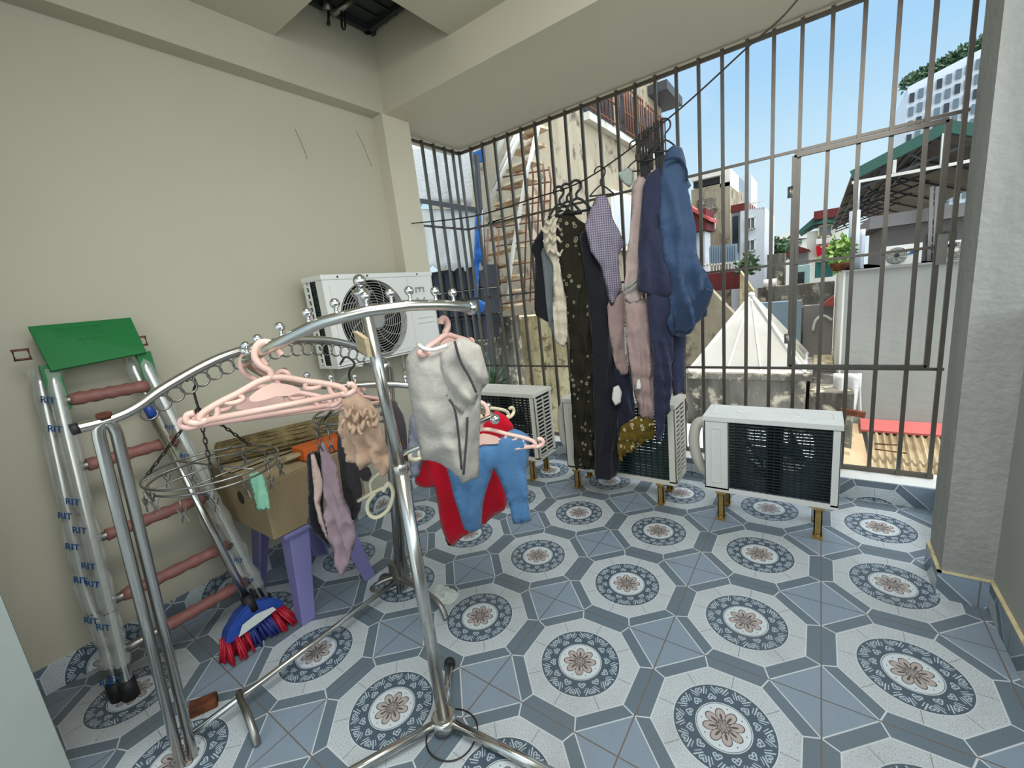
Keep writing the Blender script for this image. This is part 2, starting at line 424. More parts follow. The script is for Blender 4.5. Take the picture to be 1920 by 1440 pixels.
MT['floral_olive'] = floral('olive_floral_print', (112, 92, 34), (226, 214, 184), 30, .34, .6)
def gingham():
    m, bs = new_mat('gingham'); bs.inputs['Roughness'].default_value = .9
    sp = X.nt.nodes.new('ShaderNodeSeparateXYZ'); X.nt.links.new(objco(), sp.inputs[0])
    a = (_m('FRACT', X(sp.outputs[0])*70+X(sp.outputs[1])*30) > .5); b = (_m('FRACT', X(sp.outputs[2])*75) > .5)
    setc(bs, mixc((a+b)*.5, lin((160, 150, 160)), lin((86, 80, 102)))); return m
MT['gingham'] = gingham()
def film():
    m, bs = new_mat('clear_film'); bs.inputs['Base Color'].default_value = lin((222, 226, 218)); bs.inputs['Roughness'].default_value = .18
    bs.inputs['Alpha'].default_value = .30
    bump(bs, noise(45, 4), .6, .01); return m
MT['film'] = film()
# outside
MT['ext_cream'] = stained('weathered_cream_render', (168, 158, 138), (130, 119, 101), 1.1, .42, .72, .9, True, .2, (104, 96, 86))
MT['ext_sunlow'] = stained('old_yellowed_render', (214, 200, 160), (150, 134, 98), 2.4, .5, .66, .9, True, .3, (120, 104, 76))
MT['ext_grey'] = stained('grey_cement_render', (158, 157, 150), (134, 133, 127), .9, .4, .75, .9, True, .2)
MT['ext_white'] = stained('whitewash', (222, 220, 212), (180, 176, 164), 1.6, .5, .75, .9, True, .1)
MT['ext_ltgrey'] = plain('light_grey_paint', (196, 202, 208), .8, 0, .05)
MT['ext_conc'] = stained('mossy_concrete', (126, 122, 112), (66, 62, 54), 2.2, .42, .62, .95, True, .4, (196, 186, 164))
MT['ext_dgrey'] = plain('grey_plaster', (142, 138, 136), .85, 0, .06)
MT['asbestos'] = stained('fibre_cement_sheet', (176, 160, 130), (128, 110, 82), 3, .42, .7, .9, False, .2)
MT['red_roof'] = plain('red_ridge', (172, 78, 74), .6, 0, .15)
MT['dred'] = stained('dark_red_metal', (108, 48, 48), (84, 38, 38), 3, .4, .7, .7)
MT['board_tan'] = stained('tan_board', (190, 168, 136), (162, 138, 106), 1.5, .4, .7, .8)
MT['poly'] = None
MT['corr_blue'] = plain('blue_grey_sheet', (128, 146, 160), .6, 0, .1)
MT['green_edge'] = plain('green_fascia', (44, 88, 76), .6, 0, .08)
MT['underroof'] = stained('underside_sheet', (136, 126, 116), (100, 92, 86), 1.5, .4, .7, .8)
MT['truss'] = plain('truss_paint', (70, 72, 76), .6, .2, .15)
MT['pvc'] = plain('grey_pvc_pipe', (172, 178, 186), .5, 0, .05)
MT['leaf'] = plain('bright_leaf', (118, 150, 70), .6, 0, .35, 9)
MT['leaf_d'] = plain('dark_leaf', (70, 96, 66), .6, 0, .35, 9)
MT['tarp'] = stained('white_tarpaulin', (214, 212, 208), (180, 178, 174), 2.2, .45, .7, .7, True, .3)
MT['glass'] = plain('window_glass', (96, 112, 122), .15, 0, .1)
MT['glass_d'] = plain('dark_glass', (46, 52, 58), .2, 0, .1)
MT['tan_steel'] = stained('old_beige_paint', (206, 190, 162), (150, 110, 82), 6, .45, .65, .8, False, .2)
MT['rust_steel'] = plain('rusty_bars', (116, 78, 60), .8, .1, .3, 20)
MT['crate'] = plain('dark_crate', (40, 44, 54), .7, 0, .3)
MT['blue_cloth'] = fabric('bright_blue_cloth', (40, 92, 160))
MT['teal'] = plain('teal_sheet', (66, 138, 132), .6, 0, .1)
MT['limegreen'] = plain('lime_roof', (172, 206, 140), .6, 0, .05)
MT['mint_wall'] = plain('mint_wall', (176, 206, 204), .8, 0, .05)
MT['hole_roof'] = plain('dark_roof_sheet', (52, 58, 54), .6, .2, .15)
MT['tower'] = plain('tower_white', (206, 212, 220), .8, 0, .04)

# ================================================================ THE SETTING
WX, CX, RX = -3.68, -3.47, 2.57            # left wall, left column face, right wall
SOF, CEIL, HOLE = 5.37, 5.80, 6.35
struct(MB().box((WX-.1, -6.2, -.15), (RX+.6, 3.62, 0)).build('floor', MT['floor']))
struct(MB().box((WX-.3, -6.2, 0), (WX, 2.44, 6.6)).build('wall_left', MT['wall']))
sc_ = MB()
for pth in (((553, 242), (562, 262), (571, 283), (576, 298)), ((668, 246), (680, 270), (690, 295), (697, 312))):
    sc_.tube(smooth_path([ax(x, y, WX+.002) for x, y in pth], 5), .003, 4)
sc_.build('scratch', MT['rust_steel'], bpy.data.objects['wall_left'])
struct(MB().box((WX, -6.2, SOF), (CX, 2.0, 6.6)).build('trim_1', MT['wall']))                 # beam along the left wall
struct(MB().box((WX, 1.96, 0), (CX, 2.44, SOF)).build('trim_2', MT['column']))              # column at the wall's end
struct(MB().box((-4.1, 2.0, SOF), (6.5, 3.98, 6.6)).build('trim_3', MT['beam']))               # deep beam over the opening
c = MB()
c.box((CX, -6.2, CEIL), (6.5, .62, 6.0)); c.box((-2.17, .62, CEIL), (6.5, 2.0, 6.0))  # unseen right end carried past the parapet to keep sun off the floor
struct(c.build('ceiling', MT['ceil']))
# sides of the roof opening and the sheet over it
h = MB(); h.box((CX, .5, 6.0), (-2.0, .62, 6.6)); h.box((-2.17, .62, 6.0), (-2.05, 2.0, 6.6))
struct(h.build('trim_4', MT['wall']))
hr = MB(); hr.box((CX, .62, HOLE), (-2.17, 2.0, HOLE+.05))
for i in range(7): hr.bar((CX+.1+i*.2, .62, HOLE), (CX+.1+i*.2, 2.0, HOLE), .03, .05)
hr.bar((CX, 1.9, HOLE-.04), (-2.17, 1.9, HOLE-.04), .06); hr.bar((CX+.06, .62, HOLE-.04), (CX+.06, 2.0, HOLE-.04), .06)
struct(hr.build('trim_5', MT['hole_roof']))
# right side: column, parapet, curbs
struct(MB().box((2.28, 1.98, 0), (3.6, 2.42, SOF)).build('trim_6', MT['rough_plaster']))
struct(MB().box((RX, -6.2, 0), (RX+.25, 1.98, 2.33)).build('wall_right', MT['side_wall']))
struct(MB().box((-3.9, 3.62, -.3), (2.75, 4.02, .25)).build('trim_7', MT['white_sill']))
struct(MB().box((2.53, 2.42, 0), (2.75, 3.62, .25)).build('trim_8', MT['white_sill']))
struct(MB().box((-3.98, 2.44, -.3), (-3.72, 3.62, .25)).build('trim_9', MT['white_sill']))
struct(MB().box((-3.72, 3.60, 0), (2.53, 3.62, .245)).build('baseboard_back', MT['base_x']))
struct(MB().box((WX, -2.44, 0), (WX+.02, 1.96, .235)).build('baseboard_left', MT['base_y']))
b = MB(); b.box((RX-.02, -6.2, 0), (RX, 1.96, .235)); b.box((2.26, 1.98, 0), (2.28, 2.44, .235)); b.box((2.51, 2.44, 0), (2.53, 3.60, .245))
struct(b.build('baseboard_right', MT['base_yr']))
struct(MB().box((2.26, 1.96, 0), (RX-.02, 1.98, .235)).build('baseboard_column', MT['base_x']))
cap = MB(); cap.box((RX-.025, -6.2, .235), (RX, 1.96, .247)); cap.box((2.255, 1.955, .235), (2.28, 2.42, .247)); cap.box((2.255, 1.955, .235), (RX, 1.98, .247))
struct(cap.build('trim_10', MT['ext_sunlow']))
# near wall beside the door the picture was taken from
struct(MB().box((WX, -2.75, 0), (-2.2, -2.445, 6.0)).build('wall_back', MT['jamb']))
dj = MB(); dj.box((-2.62, -2.445, 0), (-2.2, -2.43, 4.6)); dj.box((-2.40, -2.43, 0), (-2.2, -2.415, 4.6))
struct(dj.build('door_1', MT['jamb']))

# ================================================================ SECURITY GRILLE
GY = 3.87
bars_x = [-3.8+.2617*i for i in range(25)]
g = thing('security_grille', 'tall stainless steel window grille of upright bars closing the whole open side', 'grille', (-.6, GY, .25))
for i, x in enumerate(bars_x):
    MB().bar((x, GY, .27), (x, GY, SOF-.03), .038).build('bar', MT['steel_bar'], g)
for y in (2.72, 2.98, 3.24, 3.5, 3.7):
    MB().bar((-3.8, y, .27), (-3.8, y, SOF-.03), .038).build('bar', MT['steel_bar'], g)
for z, t in ((SOF-.06, .04), (4.04, .03), (2.80, .03), (1.515, .03), (.275, .05)):
    m = MB()
    m.bar((-3.8, GY+.03, z), (2.52, GY+.03, z), t); m.bar((-3.83, 2.46, z), (-3.83, GY, z), t)
    m.build('rail', MT['steel_bar'], g)
f = MB()
for a, b_ in (((1.13, 3.98), (2.37, 3.98)), ((1.13, 1.55), (2.37, 1.55)), ((1.13, 1.55), (1.13, 3.98)), ((2.37, 1.55), (2.37, 3.98))):
    f.bar((a[0], GY-.035, a[1]), (b_[0], GY-.035, b_[1]), .045)
gate = f.build('access_gate', MT['steel_bar'], g)
m = MB(); m.bar((1.13, GY-.03, 2.80), (2.3, GY-.03, 2.80), .028)
for z in (1.9, 3.6): MB().tube([(1.1, GY-.04, z-.06), (1.1, GY-.04, z+.06)], .03).build('hinge', MT['steel_dull'], gate)
m.build('gate_rail', MT['steel_bar'], gate)
MB().box((2.36, GY-.075, 2.62), (2.44, GY-.03, 2.92)).build('bolt', MT['steel_dull'], gate)

# ================================================================ OUTDOOR UNITS OF THE AIR CONDITIONERS
def plate_with_hole(m, x0, x1, z0, z1, y, cx, cz, r, n=40, t=.015):
    """rectangular plate in a plane y=const with a round hole"""
    ring = []; out = []
    for k in range(n):
        a = 2*PI*k/n; dx, dz = math.cos(a), math.sin(a)
        ring.append((cx+r*dx, y, cz+r*dz))
        tx = ((x1-cx)/dx if dx > 1e-6 else (x0-cx)/dx if dx < -1e-6 else 1e9)
        tz = ((z1-cz)/dz if dz > 1e-6 else (z0-cz)/dz if dz < -1e-6 else 1e9)
        t_ = min(tx, tz); out.append((cx+t_*dx, y, cz+t_*dz))
    corners = [(x1, z1), (x0, z1), (x0, z0), (x1, z0)]
    m.add(ring+out, [(k, (k+1) % n, n+(k+1) % n, n+k) for k in range(n)])
    for (qx, qz) in corners:
        best = min(range(n), key=lambda k: -1 if False else abs(math.atan2(math.sin(math.atan2(qz-cz, qx-cx)-(k+.5)*2*PI/n), math.cos(math.atan2(qz-cz, qx-cx)-(k+.5)*2*PI/n))))
        m.add([out[best], (qx, y, qz), out[(best+1) % n]], [(0, 1, 2)])
def guard_rings(cx, cz, y, r, rings=14, spokes=12, t=.004, swirl=.0, n=36):
    m = MB()
    for i in range(1, rings+1):
        rr = r*i/rings
        m.tube([(cx+rr*math.cos(2*PI*k/n), y, cz+rr*math.sin(2*PI*k/n)) for k in range(n)], t, 4, True)
    for k in range(spokes):
        a = 2*PI*k/spokes
        m.tube([(cx+r*q*math.cos(a+swirl*q), y, cz+r*q*math.sin(a+swirl*q)) for q in (.12, .3, .5, .7, .85, 1)], t*1.2, 4)
    return m
def fan_mesh(cx, cz, y, r, nb=3):
    m = MB(); m.lathe((cx, y+.03, cz), [(r*.22, -.05), (r*.24, 0), (r*.2, .05)], 20, (0, 1, 0))
    for k in range(nb):
        a0 = 2*PI*k/nb; vs = []
        for i in range(7):
            q = .2+.75*i/6; wd = .45+.35*i/6
            for s_ in (-1, 1):
                a = a0+.5*q+s_*wd*.9; vs.append((cx+r*q*math.cos(a), y+.03+s_*.05, cz+r*q*math.sin(a)))
        m.add(vs, [(2*i, 2*i+1, 2*i+3, 2*i+2) for i in range(6)], True)
    return m
def outdoor_unit(label, x0, x1, yb, yf, z0, z1, white, fins, feet, side_grille=False, pipe=None, group='outdoor air conditioner units on the balcony floor', seethrough=True):
    """back of the unit (coil) faces the room at yb, the fan faces out at yf"""
    W, H = x1-x0, z1-z0
    t = thing('air_conditioner', label, 'air conditioner', ((x0+x1)/2, yb, 0), group)
    lp = x0+W*.205; rp = x1-W*.055
    c = MB()
    c.box((x0, yb, z0), (lp, yf, z1-.03)) if not seethrough else None
    if seethrough:
        for (ya, yb2) in ((yb, yb+.015),): c.box((x0, ya, z0), (lp, yb2, z1-.04))
        c.box((x0, yb, z0), (x0+.015, yf, z1-.04)); c.box((lp-.015, yb, z0), (lp, yf, z1-.04))
    c.box((rp, yb, z0), (x1, yb+.02, z1-.04))
    c.box((x0, yb, z0-.03), (x1, yf, z0+.025))
    plate_with_hole(c, x0, x1, z0, z1-.04, yf, lp+(rp-lp)*.47, (z0+z1)/2, H*.40)
    if not side_grille: c.box((x1-.012, yb, z0), (x1, yf, z1-.04))
    else:
        c.box((x1-.012, yb, z0), (x1, yb+.06, z1-.04)); c.box((x1-.012, yf-.05, z0), (x1, yf, z1-.04))
    for q in (.3, .7):
        c.bar((x0+(lp-x0)*q, yb-.004, z0+.09), (x0+(lp-x0)*q, yb-.004, z1-.14), .008); 
    c.bar((x0+(lp-x0)*.3, yb-.004, z1-.14), (x0+(lp-x0)*.7, yb-.004, z1-.14), .008); c.bar((x0+(lp-x0)*.3, yb-.004, z0+.09), (x0+(lp-x0)*.7, yb-.004, z0+.09), .008)
    for z in (z0+.05, z0+.15, z1-.12, z1-.2): c.box((lp-.03, yb-.006, z), (lp-.018, yb, z+.02))
    c.build('casing', white, t, bevel=.008)
    tp = MB(); tp.box((x0-.012, yb-.015, z1-.055), (x1+.012, yf+.015, z1))
    def rr(a, b, cc, d, z):
        pts = [(a+.04, cc), (b-.04, cc), (b, cc+.04), (b, d-.04), (b-.04, d), (a+.04, d), (a, d-.04), (a, cc+.04)]
        tp.tube([(px, py, z) for px, py in pts], .007, 6, True)
    D = yf-yb
    rr(x0+.06, x1-.06, yb+.08, yf-.08, z1); rr(x0+W*.25, x0+W*.72, yb+D*.36, yb+D*.62, z1)
    tp.build('top_cover', white, t, bevel=.012)
    f = MB()
    nf = 24
    for i in range(nf):
        z = z0+.04+(H-.1)*i/(nf-1); f.box((lp, yb+.012, z), (rp, yb+.05, z+(H-.1)/nf*.46))
    for i in range(16):
        x = lp+(rp-lp)*i/15; f.box((x-.004, yb+.02, z0+.02), (x+.004, yb+.045, z1-.06))
    f.build('coil', fins, t)
    fx, fz = lp+(rp-lp)*.47, (z0+z1)/2
    mo = MB(); mo.box((fx-.09, yb+.15, z0+.03), (fx+.07, yb+.19, z1-.06)); mo.build('motor_bracket', MT['fan'], t)
    fm = fan_mesh(fx, fz, yb+.24, H*.36, 2); fm.build('fan', MT['fan'], t)
    guard_rings(fx, fz, yf+.01, H*.40, 9, 10, .004, .0, 24).build('fan_guard', white, t)
    if side_grille:
        s = MB(); ny, nzz = 2, 15
        y0g, y1g = yb+.06, yf-.05
        for i in range(nzz+1):
            z = z0+.05+(H-.16)*i/nzz; s.box((x1-.014, y0g, z-.008), (x1+.004, y1g, z+.008))
        for k in range(ny+1):
            y = y0g+(y1g-y0g)*k/ny; s.box((x1-.014, y-.008, z0+.03), (x1+.004, y+.008, z1-.09))
        s.build('side_grille', white, t)
        MB().box((x1-.05, yb+.05, z0+.02), (x1-.03, yf-.04, z1-.07)).build('side_coil', MT['fins'], t)
    for fx_ in feet:
        for yy in (yb+.0, yf-.1):
            b = MB()
            b.box((fx_-.035, yy, .012), (fx_+.035, yy+.012, z0-.03)); b.box((fx_-.035, yy, .012), (fx_-.025, yy+.06, z0-.03)); b.box((fx_+.025, yy, .012), (fx_+.035, yy+.06, z0-.03))
            b.box((fx_-.045, yy-.05, 0), (fx_+.045, yy+.08, .014)); b.box((fx_-.05, yy-.03, z0-.045), (fx_+.05, yy+.1, z0-.03))
            b.ball((fx_, yy-.02, .02), .016, 8, 5)
            b.build('foot', MT['brass'], t)
    if pipe:
        MB().tube(smooth_path(pipe, 8), .062, 12).build('insulated_pipe', MT['pipe_wrap'], t)
        MB().box((x0-.03, (yb+yf)/2-.02, z0+.08), (x0, (yb+yf)/2+.14, z0+.3)).build('valve', MT['black'], t)
    return t
outdoor_unit('white outdoor air conditioner unit at the right, clear of the washing, coil facing the room', .39, 1.63, 2.55, 3.02, .36, 1.235, MT['ac_white'], MT['fins'], (.56, 1.47),
             pipe=[(.40, 2.85, .95), (.33, 2.85, 1.06), (.25, 2.84, 1.02), (.22, 2.82, .85), (.24, 2.82, .65), (.31, 2.83, .47), (.39, 2.84, .42)])
outdoor_unit('cream outdoor air conditioner unit half hidden behind the hanging dark dress and trousers', -1.46, .05, 2.62, 3.12, .30, 1.32, MT['ac_cream'], MT['fins_green'], (-1.33, -.15), True,
             pipe=[(-1.46, 2.95, 1.12), (-1.55, 2.95, 1.16), (-1.65, 2.94, 1.05), (-1.67, 2.93, .8), (-1.64, 2.93, .55), (-1.53, 2.94, .42), (-1.45, 2.95, .42)])
outdoor_unit('cream outdoor air conditioner unit in the far corner behind the pink hanger and blue leggings', -3.34, -1.92, 2.60, 3.10, .34, 1.36, MT['ac_cream'], MT['fins'], (-3.1, -2.08), True)

# wall-mounted unit: fan faces +x
def wall_unit():
    x0, x1, y0, y1, z0, z1 = -3.45, -3.05, .36, 2.03, 2.20, 3.24
    t = thing('air_conditioner', 'white outdoor air conditioner unit hung high on the cream wall, round fan facing out', 'air conditioner', (x0, (y0+y1)/2, z0))
    c = MB(); fy, fz, r = .985, 2.685, .482
    # front plate with hole, built in the y-z plane
    p = MB(); plate_with_hole(p, y0, y1, z0, z1-.05, 0, fy, fz, r, 48)
    c.add([(x1, v[0], v[2]) for v in p.v], p.f)
    c.add([(x1+.0, fy+r*math.cos(a), fz+r*math.sin(a)) for a in [2*PI*k/48 for k in range(48)]]+[(x1-.10, fy+r*math.cos(a), fz+r*math.sin(a)) for a in [2*PI*k/48 for k in range(48)]],
          [(k, (k+1) % 48, 48+(k+1) % 48, 48+k) for k in range(48)], True)
    c.box((x0+.26, y0, z0), (x1, y0+.015, z1-.05)); c.box((x0, y1-.02, z0), (x1, y1, z1-.05)); c.box((x0, y0, z0-.02), (x1, y1, z0+.015))
    c.box((x0, y0, z0), (x0+.05, y0+.02, z1)); 
    c.build('casing', MT['ac_white'], t, bevel=.01)
    tp = MB(); tp.box((x0-.005, y0-.012, z1-.06), (x1+.015, y1+.01, z1)); tp.build('top_cover', MT['ac_white'], t, bevel=.012)
    dk = MB()
    for y in (.55, .95, 1.75): dk.ball((x1+.017, y, z1-.03), .012, 8, 5)
    dk.build('screw', MT['dark_metal'], t)
    s = MB()
    for i in range(13):
        z = z0+.04+(z1-z0-.14)*i/12; s.box((x0+.05, y0-.004, z-.014), (x0+.13, y0+.006, z+.014))
    for x in (x0+.05, x0+.13): s.box((x-.012, y0-.006, z0), (x+.012, y0+.006, z1-.06))
    s.build('end_louvre', MT['ac_white'], t)
    f = MB()
    for i in range(34):
        y = y0+.03+.018*0; z = z0+.03+(z1-z0-.12)*i/33; f.box((x0+.14, y0+.02, z), (x0+.26, y0+.04, z+.018))
    f.box((x0+.02, y0+.04, z0+.02), (x0+.26, y0+.06, z1-.07)); f.build('coil', MT['fins_green'], t)
    bk = MB(); bk.box((x0, y0+.06, z0+.02), (x0+.03, y1-.02, z1-.06)); bk.build('back_panel', MT['fins'], t)
    g = guard_rings(fy, fz, 0, r*.99, 15, 14, .0042, .9, 48)
    q = MB(); q.v = [(x1+.014+v[1], v[0], v[2]) for v in g.v]; q.f = g.f; q.sm = g.sm; q.build('fan_guard', MT['guard'], t)
    hb = MB(); hb.lathe((x1+.008, fy, fz), [(.115, 0), (.12, .012), (.10, .02)], 28, (1, 0, 0)); hb.build('guard_badge', MT['fan_hub'], t)
    fm = fan_mesh(fy, fz, 0, r*.9, 4); q = MB(); q.v = [(x1-.12+v[1], v[0], v[2]) for v in fm.v]; q.f = fm.f; q.sm = fm.sm; q.build('fan', MT['fan'], t)
    # panel seam, recessed grips and the maker's mark
    sm_ = MB(); sm_.box((x1, 1.565, z0+.02), (x1+.006, 1.575, z1-.07)); sm_.box((x1, y0+.07, z0+.05), (x1+.006, y0+.08, z1-.12)); sm_.box((x1, y0+.07, z0+.05), (x1+.006, 1.5, z0+.06))
    for z in (2.62, 2.55): sm_.box((x1, 1.66, z), (x1+.012, 1.95, z+.012))
    sm_.build('panel_seam', MT['ac_cream'], t)
    lg = MB(); w_ = .018; lx = x1+.006
    def L(pts):
        for a, b in zip(pts, pts[1:]): lg.bar((lx, a[0], a[1]), (lx, b[0], b[1]), w_, .012, (1, 0, 0))
    L([(1.70, 3.03), (1.84, 3.03)]); L([(1.70, 2.965), (1.70, 3.03)]); L([(1.77, 2.975), (1.77, 3.03)]); L([(1.84, 2.965), (1.84, 3.03)])
    L([(1.70, 2.90), (1.72, 2.86), (1.77, 2.84), (1.82, 2.86), (1.84, 2.90)])
    lg.build('logo', MT['guard'], t)
    for y in (.62, 1.78):
        br = MB(); br.bar((WX+.0, y, z0-.03), (x1+.05, y, z0-.03), .05, .02); br.bar((WX+.02, y, z0-.38), (WX+.02, y, z0), .05, .03); br.bar((WX+.03, y, z0-.34), (x1-.1, y, z0-.05), .03)
        br.build('wall_bracket', MT['ac_cream'], t)
wall_unit()

# ================================================================ SPIRAL CLOTHES STAND
PB = arr((-.54, -.92))
sp = thing('spiral_clothes_stand', 'polished steel clothes stand with one pole and a spiral arm of ball hooks', 'clothes rack', (PB[0], PB[1], 0))
MB().tube([(PB[0], PB[1], .06), (PB[0], PB[1], 1.9)], .041, 16).build('pole', MT['steel'], sp)
PT = (PB[0]-.034, PB[1]-.025)
MB().tube([(PB[0], PB[1], 1.9), (PT[0], PT[1], 2.89)], .033, 16).build('pole', MT['steel'], sp)
MB().lathe((PB[0], PB[1], 1.86), [(.043, 0), (.048, .01), (.048, .05), (.042, .06)], 18).build('pole_collar', MT['steel'], sp)
MB().lathe((PT[0], PT[1], 2.865), [(.035, -.1), (.036, 0), (.052, .02), (.055, .03), (.03, .045), (.02, .06)], 20).ball((PT[0], PT[1], 2.955), .035, 16, 10).build('finial', MT['chrome'], sp)
MB().lathe((PB[0], PB[1], .04), [(.06, 0), (.085, .01), (.085, .07), (.07, .085)], 20).ball((PB[0], PB[1], .03), .035, 10, 6).build('hub', MT['steel'], sp)
for ex, ey in ((-.852, -.545), (-1.0, -1.75), (.36, -.80)):
    d = arr((ex, ey))-PB; d /= np.linalg.norm(d)
    lg = MB().tube([(PB[0]+d[0]*.06, PB[1]+d[1]*.06, .085), (ex-d[0]*.03, ey-d[1]*.03, .055)], .03, 12).build('leg', MT['steel'], sp)
    MB().ball((ex, ey, .045), .045, 12, 8).build('rubber_foot', MT['black'], lg)
R_ = .62; A0 = math.atan2(.6, .8)+0.0       # angle of the view's right-hand side
AR = math.atan2(RT[1], RT[0])
def hel(q):                                 # q turns clockwise seen from above: right, front, left, back, right
    a = AR - q*2*PI
    ks = [(.07, 2.755), (.12, 2.785), (.16, 2.80), (.205, 2.796), (.253, 2.772), (.30, 2.714), (.353, 2.662), (.41, 2.63), (.45, 2.585), (.50, 2.50), (.55, 2.42), (.60, 2.355), (.66, 2.31), (.715, 2.275), (.75, 2.245), (.89, 2.08), (.95, 2.03)]
    z = np.interp(q, [k[0] for k in ks], [k[1] for k in ks])
    return arr((PB[0]+R_*math.cos(a), PB[1]+R_*math.sin(a), z))
qs = np.linspace(.075, .93, 80)
MB().tube([hel(q) for q in qs], .023, 12).build('spiral_arm', MT['steel'], sp)
for q in (.075, .93): MB().ball(hel(q), .034, 14, 9).build('end_ball', MT['chrome'], sp)
for q in (.105, .13, .16, .18, .205, .235, .265, .30, .34, .38, .42, .455, .49, .53, .57, .61, .65, .69, .735, .775, .81, .85, .88, .91):
    p = hel(q); MB().tube([p, p+arr((0, 0, .045))], .008, 6).ball(p+arr((0, 0, .058)), .02, 12, 8).build('hook_ball', MT['chrome'], sp)
for q in (.70, .92):
    p = hel(q); MB().tube([(PB[0], PB[1], p[2]-.09), p], .017, 8).build('arm_brace', MT['steel'], sp)
MB().prism([(PB[0]-.06, PB[1]-.1, 2.70), (PB[0]+.05, PB[1]-.12, 2.66), (PB[0]+.04, PB[1]-.11, 2.56), (PB[0]-.07, PB[1]-.09, 2.60)], (.01, .02, 0)).build('tag', MT['card_tan'], sp)

# ================================================================ ARCHED CLOTHES RACK
ar = thing('arched_clothes_rack', 'stainless steel clothes rack with an arched top tube over a row of rings', 'clothes rack', (-1.85, -1.0, 0))
def pl(y, z): return arr((-1.92+.37*z/2.35, y, z))       # the rack's leaning plane
arch = [(-2.01, 2.39), (-1.9, 2.395), (-1.78, 2.425), (-1.62, 2.51), (-1.35, 2.615), (-1.1, 2.655), (-.88, 2.66), (-.6, 2.61), (-.35, 2.51), (-.14, 2.37)]
AP = smooth_path([pl(*a) for a in arch], 8)
MB().tube(AP, .027, 12).build('arched_tube', MT['steel'], ar)
MB().tube([pl(-2.03, 2.388), pl(-2.0, 2.39)], .029, 12).build('end_cap', MT['black'], ar)
MB().tube([pl(-1.9, 2.41), pl(-1.9, 2.435)], .032, 10).build('joint_cap', MT['rust'], ar)
L_ = [0]
for a, b in zip(AP, AP[1:]): L_.append(L_[-1]+np.linalg.norm(b-a))
nr = 22
for i in range(nr):
    s_ = .30+(L_[-1]-.42)*i/(nr-1)
    p = arr([np.interp(s_, L_, [a[k] for a in AP]) for k in range(3)])
    c_ = p-arr((.0, 0, .027+.041)); c_ = c_ - arr((.157*.07, 0, 0))
    MB().tube([c_+arr((.157*.04*math.sin(t), .041*math.cos(t), .041*math.sin(t))) for t in np.linspace(0, 2*PI, 24, endpoint=False)], .006, 5, True).build('ring', MT['steel_dull'], ar)
def uleg(y, zt, k=0.0):
    m = MB(); pts = [pl(y-.034-k, 0.02), pl(y-.034, zt-.07), pl(y-.025, zt-.02), pl(y, zt), pl(y+.025, zt-.02), pl(y+.034, zt-.07), pl(y+.034-k, .02)]
    m.tube([pts[0]]+smooth_path(pts[1:-1], 6)+[pts[-1]], .028, 12); return m
uleg(-1.905, 2.39, .06).build('leg', MT['steel'], ar)
uleg(-.12, 2.34).build('leg', MT['steel'], ar)
MB().tube([(-1.93, -1.93, .16), (-1.91, -.1, .16)], .022, 10).build('bottom_rail', MT['steel'], ar)
for y in (-1.60, -.14):
    m = MB(); m.tube(smooth_path([(-1.99, y+.02, .15), (-1.93, y, .17), (-1.75, y-.03, .16), (-1.64, y-.05, .09), (-1.60, y-.06, .015)] if y < -1 else
                               [(-2.25, y, .015), (-2.15, y, .12), (-1.93, y, .17), (-1.55, y-.01, .17), (-1.32, y-.03, .12), (-1.235, y-.05, .015)], 6), .026, 10)
    m.build('foot', MT['steel_dull'], ar)
MB().box((-1.96, -.2, .15), (-1.86, -.04, .36)).build('foot_bracket', MT['steel_dull'], ar)
MB().tube(smooth_path([(-1.9, -.12, .2), (-2.0, -.3, .2), (-2.08, -.34, .12), (-2.0, -.2, .06), (-1.9, -.1, .1)], 6), .022, 8).build('foot_loop', MT['steel_dull'], ar)

# ================================================================ FOLDED LADDER
lx0, lx1, lz = -2.94, -3.42, 2.72
def lad(y0, y1, z, off=0.0):
    q = z/lz; return arr((lx0+(lx1-lx0)*q-off*.75, y0+(y1-y0)*q-off*.55, z))
ld = thing('folding_ladder', 'folded steel ladder in clear film leaning on the cream wall, green top platform', 'ladder', (lx0, -1.5, 0))
LY = ((-2.03, -1.80), (-.94, -1.27))
txt_i = 0
for (ya, yb) in LY:
    for off in (0.0, .14):
        kink = .07 if off == 0 else -.03
        pts = [lad(ya, yb, .12, off*.75), lad(ya, yb, .5, off*.75), lad(ya, yb, .95, off*1.15), lad(ya, yb, 1.6, off), lad(ya, yb, 2.62, off*.8)]
        rl = MB().tube(smooth_path(pts, 6), .042, 12).build('rail', MT['steel'], ld)
        MB().tube([pts[0]-arr((0, 0, .118)), pts[0]+arr((0, 0, .04))], .055, 12).build('rubber_foot', MT['black'], rl)
        m = MB(); path = smooth_path(pts, 8)
        m.tube(path[4:], [.056+.014*math.sin(i*1.7+ya*9)*math.sin(i*.6) for i in range(len(path)-4)], 9, False, False)
        m.build('film', MT['film'], rl)
for z in (.38, .78, 1.28, 1.85, 2.37):
    a, b = lad(*LY[0], z), lad(*LY[1], z)
    rg = MB().tube([a+(b-a)*t for t in np.linspace(0, 1, 9)], .036, 12).build('rung', MT['steel_dull'], ld)
    lo = .0 if z > .5 else .45
    n_ = 15
    MB().tube([a+(b-a)*(.1+.82*t) for t in np.linspace(lo*.4, 1, n_)], [.05+.006*math.sin(i*2.3+z*7) for i in range(n_)], 12).build('wrapping', MT['red_foam'], rg)
